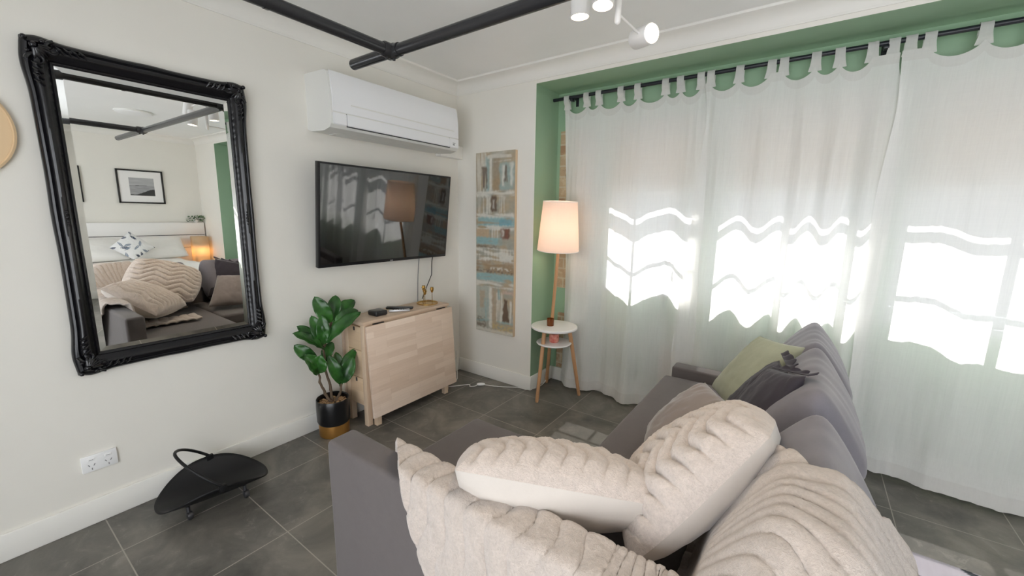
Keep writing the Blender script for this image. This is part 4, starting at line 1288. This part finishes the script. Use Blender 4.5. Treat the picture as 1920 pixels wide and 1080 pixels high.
# ------------------------------------------------------------------ bed side of the room (seen in the mirror)
t = thing('bed', 'white bed with panelled headboard, seen in the mirror', 'bed', (5.0, -1.13, 0))
hb = MB()
for (z0, z1) in ((.10, .742), (.748, .945), (.955, 1.156)):
    hb.box(6.0, W - .016, -2.10, -.02, z0, z1, bev=.003)
hb.build('headboard', M['white_lacquer'], t)
MB().box(6.005, W - .016, -2.09, -.03, .10, 1.15).build('headboard_backing', M['grey_metal'], t)
bx = MB().box(4.02, 6.0, -1.92, -.36, .06, .33, bev=.02).build('bed_base', M['bedding'], t)
mt = MB()
def duv(u, v):
    x = 3.98 + 1.98 * u; y = -1.96 + 1.64 * v
    e = min(1, 9 * min(v, 1 - v, u)); e = e ** .5
    return (x, y, .34 + .27 * e + .016 * nz(x * 3, y * 3) + .008 * nz(x * 9, y * 9, 2))
mt.grid(duv, 50, 50); mt.build('duvet', M['bedding'], t, angle=0)
pillow('bed_pillow', [(5.62, -.38, .63), (5.62, -1.04, .63), (5.96, -1.04, .92), (5.96, -.38, .92)], .19, M['bedding'], 'white pillow on the bed nearest the lit bedside lamp', 'pillow', 'white bed pillows', sd=31)
pillow('bed_pillow', [(5.62, -1.10, .63), (5.62, -1.80, .63), (5.96, -1.80, .92), (5.96, -1.10, .92)], .19, M['bedding'], 'white pillow on the bed behind the leaf print cushion', 'pillow', 'white bed pillows', sd=34)
lc = pillow('leaf_cushion', [(5.45, -1.10, .63), (5.47, -1.36, .83), (5.60, -1.09, 1.05), (5.53, -.82, .80)], .14, M['print_cloth'], 'white cushion with blue grey leaf print on the bed', 'cushion', sd=37, n=70)
set_colors(lc, lambda co: leafprint(co.y, co.z, .085, .85, lin(236, 236, 236), lin(66, 78, 100), lin(132, 144, 160)))
# bedside lamp on a small cabinet
t = thing('bedside_cabinet', 'small white cabinet beside the bed, seen in the mirror', 'cabinet', (5.87, -.16, 0))
MB().box(5.66, 5.99, -.335, -.03, .04, .50, bev=.004).build('carcass', M['white_lacquer'], t)
for z0 in (.06, .28):
    q = MB().box(5.648, 5.66, -.328, -.037, z0, z0 + .205, bev=.003).build('drawer', M['white_lacquer'], t)
    MB().sphere((5.64, -.18, z0 + .10), .011, 8).build('knob', M['brass'], q)
MB().box(5.68, 5.97, -.32, -.05, 0, .04).build('plinth', M['grey_mark'], t)
t = thing('bedside_lamp', 'lit square paper lamp on the bedside cabinet', 'lamp', (5.84, -.16, .50))
lb = MB()
lb.add([(5.75, -.26, .52), (5.93, -.26, .52), (5.93, -.06, .52), (5.75, -.06, .52), (5.75, -.26, .93), (5.93, -.26, .93), (5.93, -.06, .93), (5.75, -.06, .93)], [[0, 1, 5, 4], [1, 2, 6, 5], [2, 3, 7, 6], [3, 0, 4, 7]], 0, False)
lb.build('lamp_shade', M['paper'], t, solid=.002)
MB().box(5.76, 5.92, -.25, -.07, .501, .518, bev=.003).build('base', M['white_lacquer'], t)
MB().sphere((5.84, -.16, .66), .03, 8).build('bulb', M['bulb'], t)
point('bedside_glow', (5.84, -.16, .66), 7, (1, .66, .34), .035, t)
t = thing('shelf_plant', 'small trailing green plant on top of the headboard', 'plant', (6.04, -.12, 1.156))
MB().lathe([(.0001, 0), (.028, 0), (.036, .05), (.033, .05), (.0001, .045)], (6.04, -.12, 1.157), 24).build('pot', M['white_lacquer'], t)
random.seed(5)
lfm = MB()
for k in range(90):
    a = random.random() * 2 * pi; el_ = random.uniform(-.5, 1.2); r = random.uniform(.04, .125)
    c = Vector((6.03 - .02, -.12, 1.215)) + Vector((cos(a) * cos(el_) * r * .5, sin(a) * cos(el_) * r * 1.3, sin(el_) * r * .7 - .01))
    lfm.ico(c, .016, M=Matrix.Rotation(a, 3, 'Z') @ Matrix.Diagonal((1, .5, .35)), sub=1)
fo = lfm.build('foliage', M['leaf'], t); fo['kind'] = 'stuff'
# pictures on the right wall
def picture(y0, y1, z0, z1, label, sea):
    t = thing('framed_picture', label, 'picture', (W - .02, (y0 + y1) / 2, (z0 + z1) / 2), 'framed pictures over the bed')
    f = MB(); w_ = .022
    f.box(W - .026, W - .001, y0, y0 + w_, z0, z1, bev=.002).box(W - .026, W - .001, y1 - w_, y1, z0, z1, bev=.002).box(W - .026, W - .001, y0, y1, z0, z0 + w_, bev=.002).box(W - .026, W - .001, y0, y1, z1 - w_, z1, bev=.002)
    f.build('frame', M['picframe'], t)
    MB().box(W - .014, W - .004, y0 + .01, y1 - .01, z0 + .01, z1 - .01).build('mat_board', M['white_lacquer'], t)
    a, b_, c, d_ = y0 + .14, y1 - .12, z0 + .12, z1 - .12
    o = MB().grid(lambda u, v: (W - .0148, a + (b_ - a) * u, c + (d_ - c) * v), 60, 60).build('photo_print', M['photo'], t, angle=0)
    def colr(co):
        u = (co.y - a) / (b_ - a); v = (co.z - c) / (d_ - c)
        g_ = .42 + .05 * nz(u * 3, v * 9)
        if v < .56: g_ = .34 + .10 * nz(u * 4, v * 30)
        if abs(v - .55 - .03 * u) < .012 * (1 - abs(u - .35) * 2): g_ = .06
        if v < .06 + .30 * sstep(.2, .95, u) + .03 * nz(u * 9, 3): g_ = .035
        return (g_, g_, g_ * 1.02)
    set_colors(o, colr)
picture(-1.05, -.49, 1.452, 1.963, 'black framed seascape photo over the bed, seen in the mirror', True)
picture(-1.98, -1.43, 1.452, 1.963, 'black framed photo left of the seascape, only its edge in the mirror', True)

# ------------------------------------------------------------------ light
w = bpy.data.worlds.new('World'); SC.world = w; w.use_nodes = True
bg = w.node_tree.nodes['Background']
# invented sky gradient: door side raised to light the room, window side dimmed
nt = w.node_tree
tc = nt.nodes.new('ShaderNodeTexCoord'); sx = nt.nodes.new('ShaderNodeSeparateXYZ'); mr = nt.nodes.new('ShaderNodeMapRange')
nt.links.new(tc.outputs['Generated'], sx.inputs[0]); nt.links.new(sx.outputs[1], mr.inputs[0])
mr.interpolation_type = 'SMOOTHSTEP'
mr.inputs[1].default_value = -.25; mr.inputs[2].default_value = .25; mr.inputs[3].default_value = 4.6; mr.inputs[4].default_value = .8
nt.links.new(mr.outputs[0], bg.inputs['Strength'])
bg.inputs['Color'].default_value = (.93, .96, 1.0, 1)
sun = bpy.data.lights.new('sun', 'SUN'); sun.energy = 21; sun.angle = radians(.53); sun.color = (1, .97, .93)
so = bpy.data.objects.new('sun', sun); COL.objects.link(so)
sd_ = Vector((.02, -1, -1.5)).normalized()
so.rotation_euler = (-sd_).to_track_quat('Z', 'Y').to_euler()

# ------------------------------------------------------------------ camera
cam = bpy.data.cameras.new('camera'); co = bpy.data.objects.new('camera', cam); COL.objects.link(co)
yaw, pitch, roll, fpx = -.6209, .1733, .0137, 769.61
f = Vector((sin(yaw) * cos(pitch), cos(yaw) * cos(pitch), -sin(pitch))); r = Vector((cos(yaw), -sin(yaw), 0)); u = r.cross(f)
r2 = r * cos(roll) + u * sin(roll); u2 = -r * sin(roll) + u * cos(roll)
R3 = Matrix((r2, u2, -f)).transposed()
co.matrix_world = Matrix.Translation((2.5639, -2.7438, 1.4395)) @ R3.to_4x4()
cam.sensor_width = 36; cam.lens = 36 * fpx / 1920; cam.clip_start = .05
SC.camera = co

vs_ = SC.view_settings
vs_.view_transform = 'Standard'; vs_.look = 'None'; vs_.gamma = 1; vs_.exposure = 0.3; vs_.use_curve_mapping = False
cy = SC.cycles
cy.use_denoising = True
cy.max_bounces = 10; cy.diffuse_bounces = 6; cy.glossy_bounces = 4; cy.transmission_bounces = 6; cy.transparent_max_bounces = 12
cy.caustics_reflective = False; cy.caustics_refractive = False
cy.sample_clamp_indirect = 8
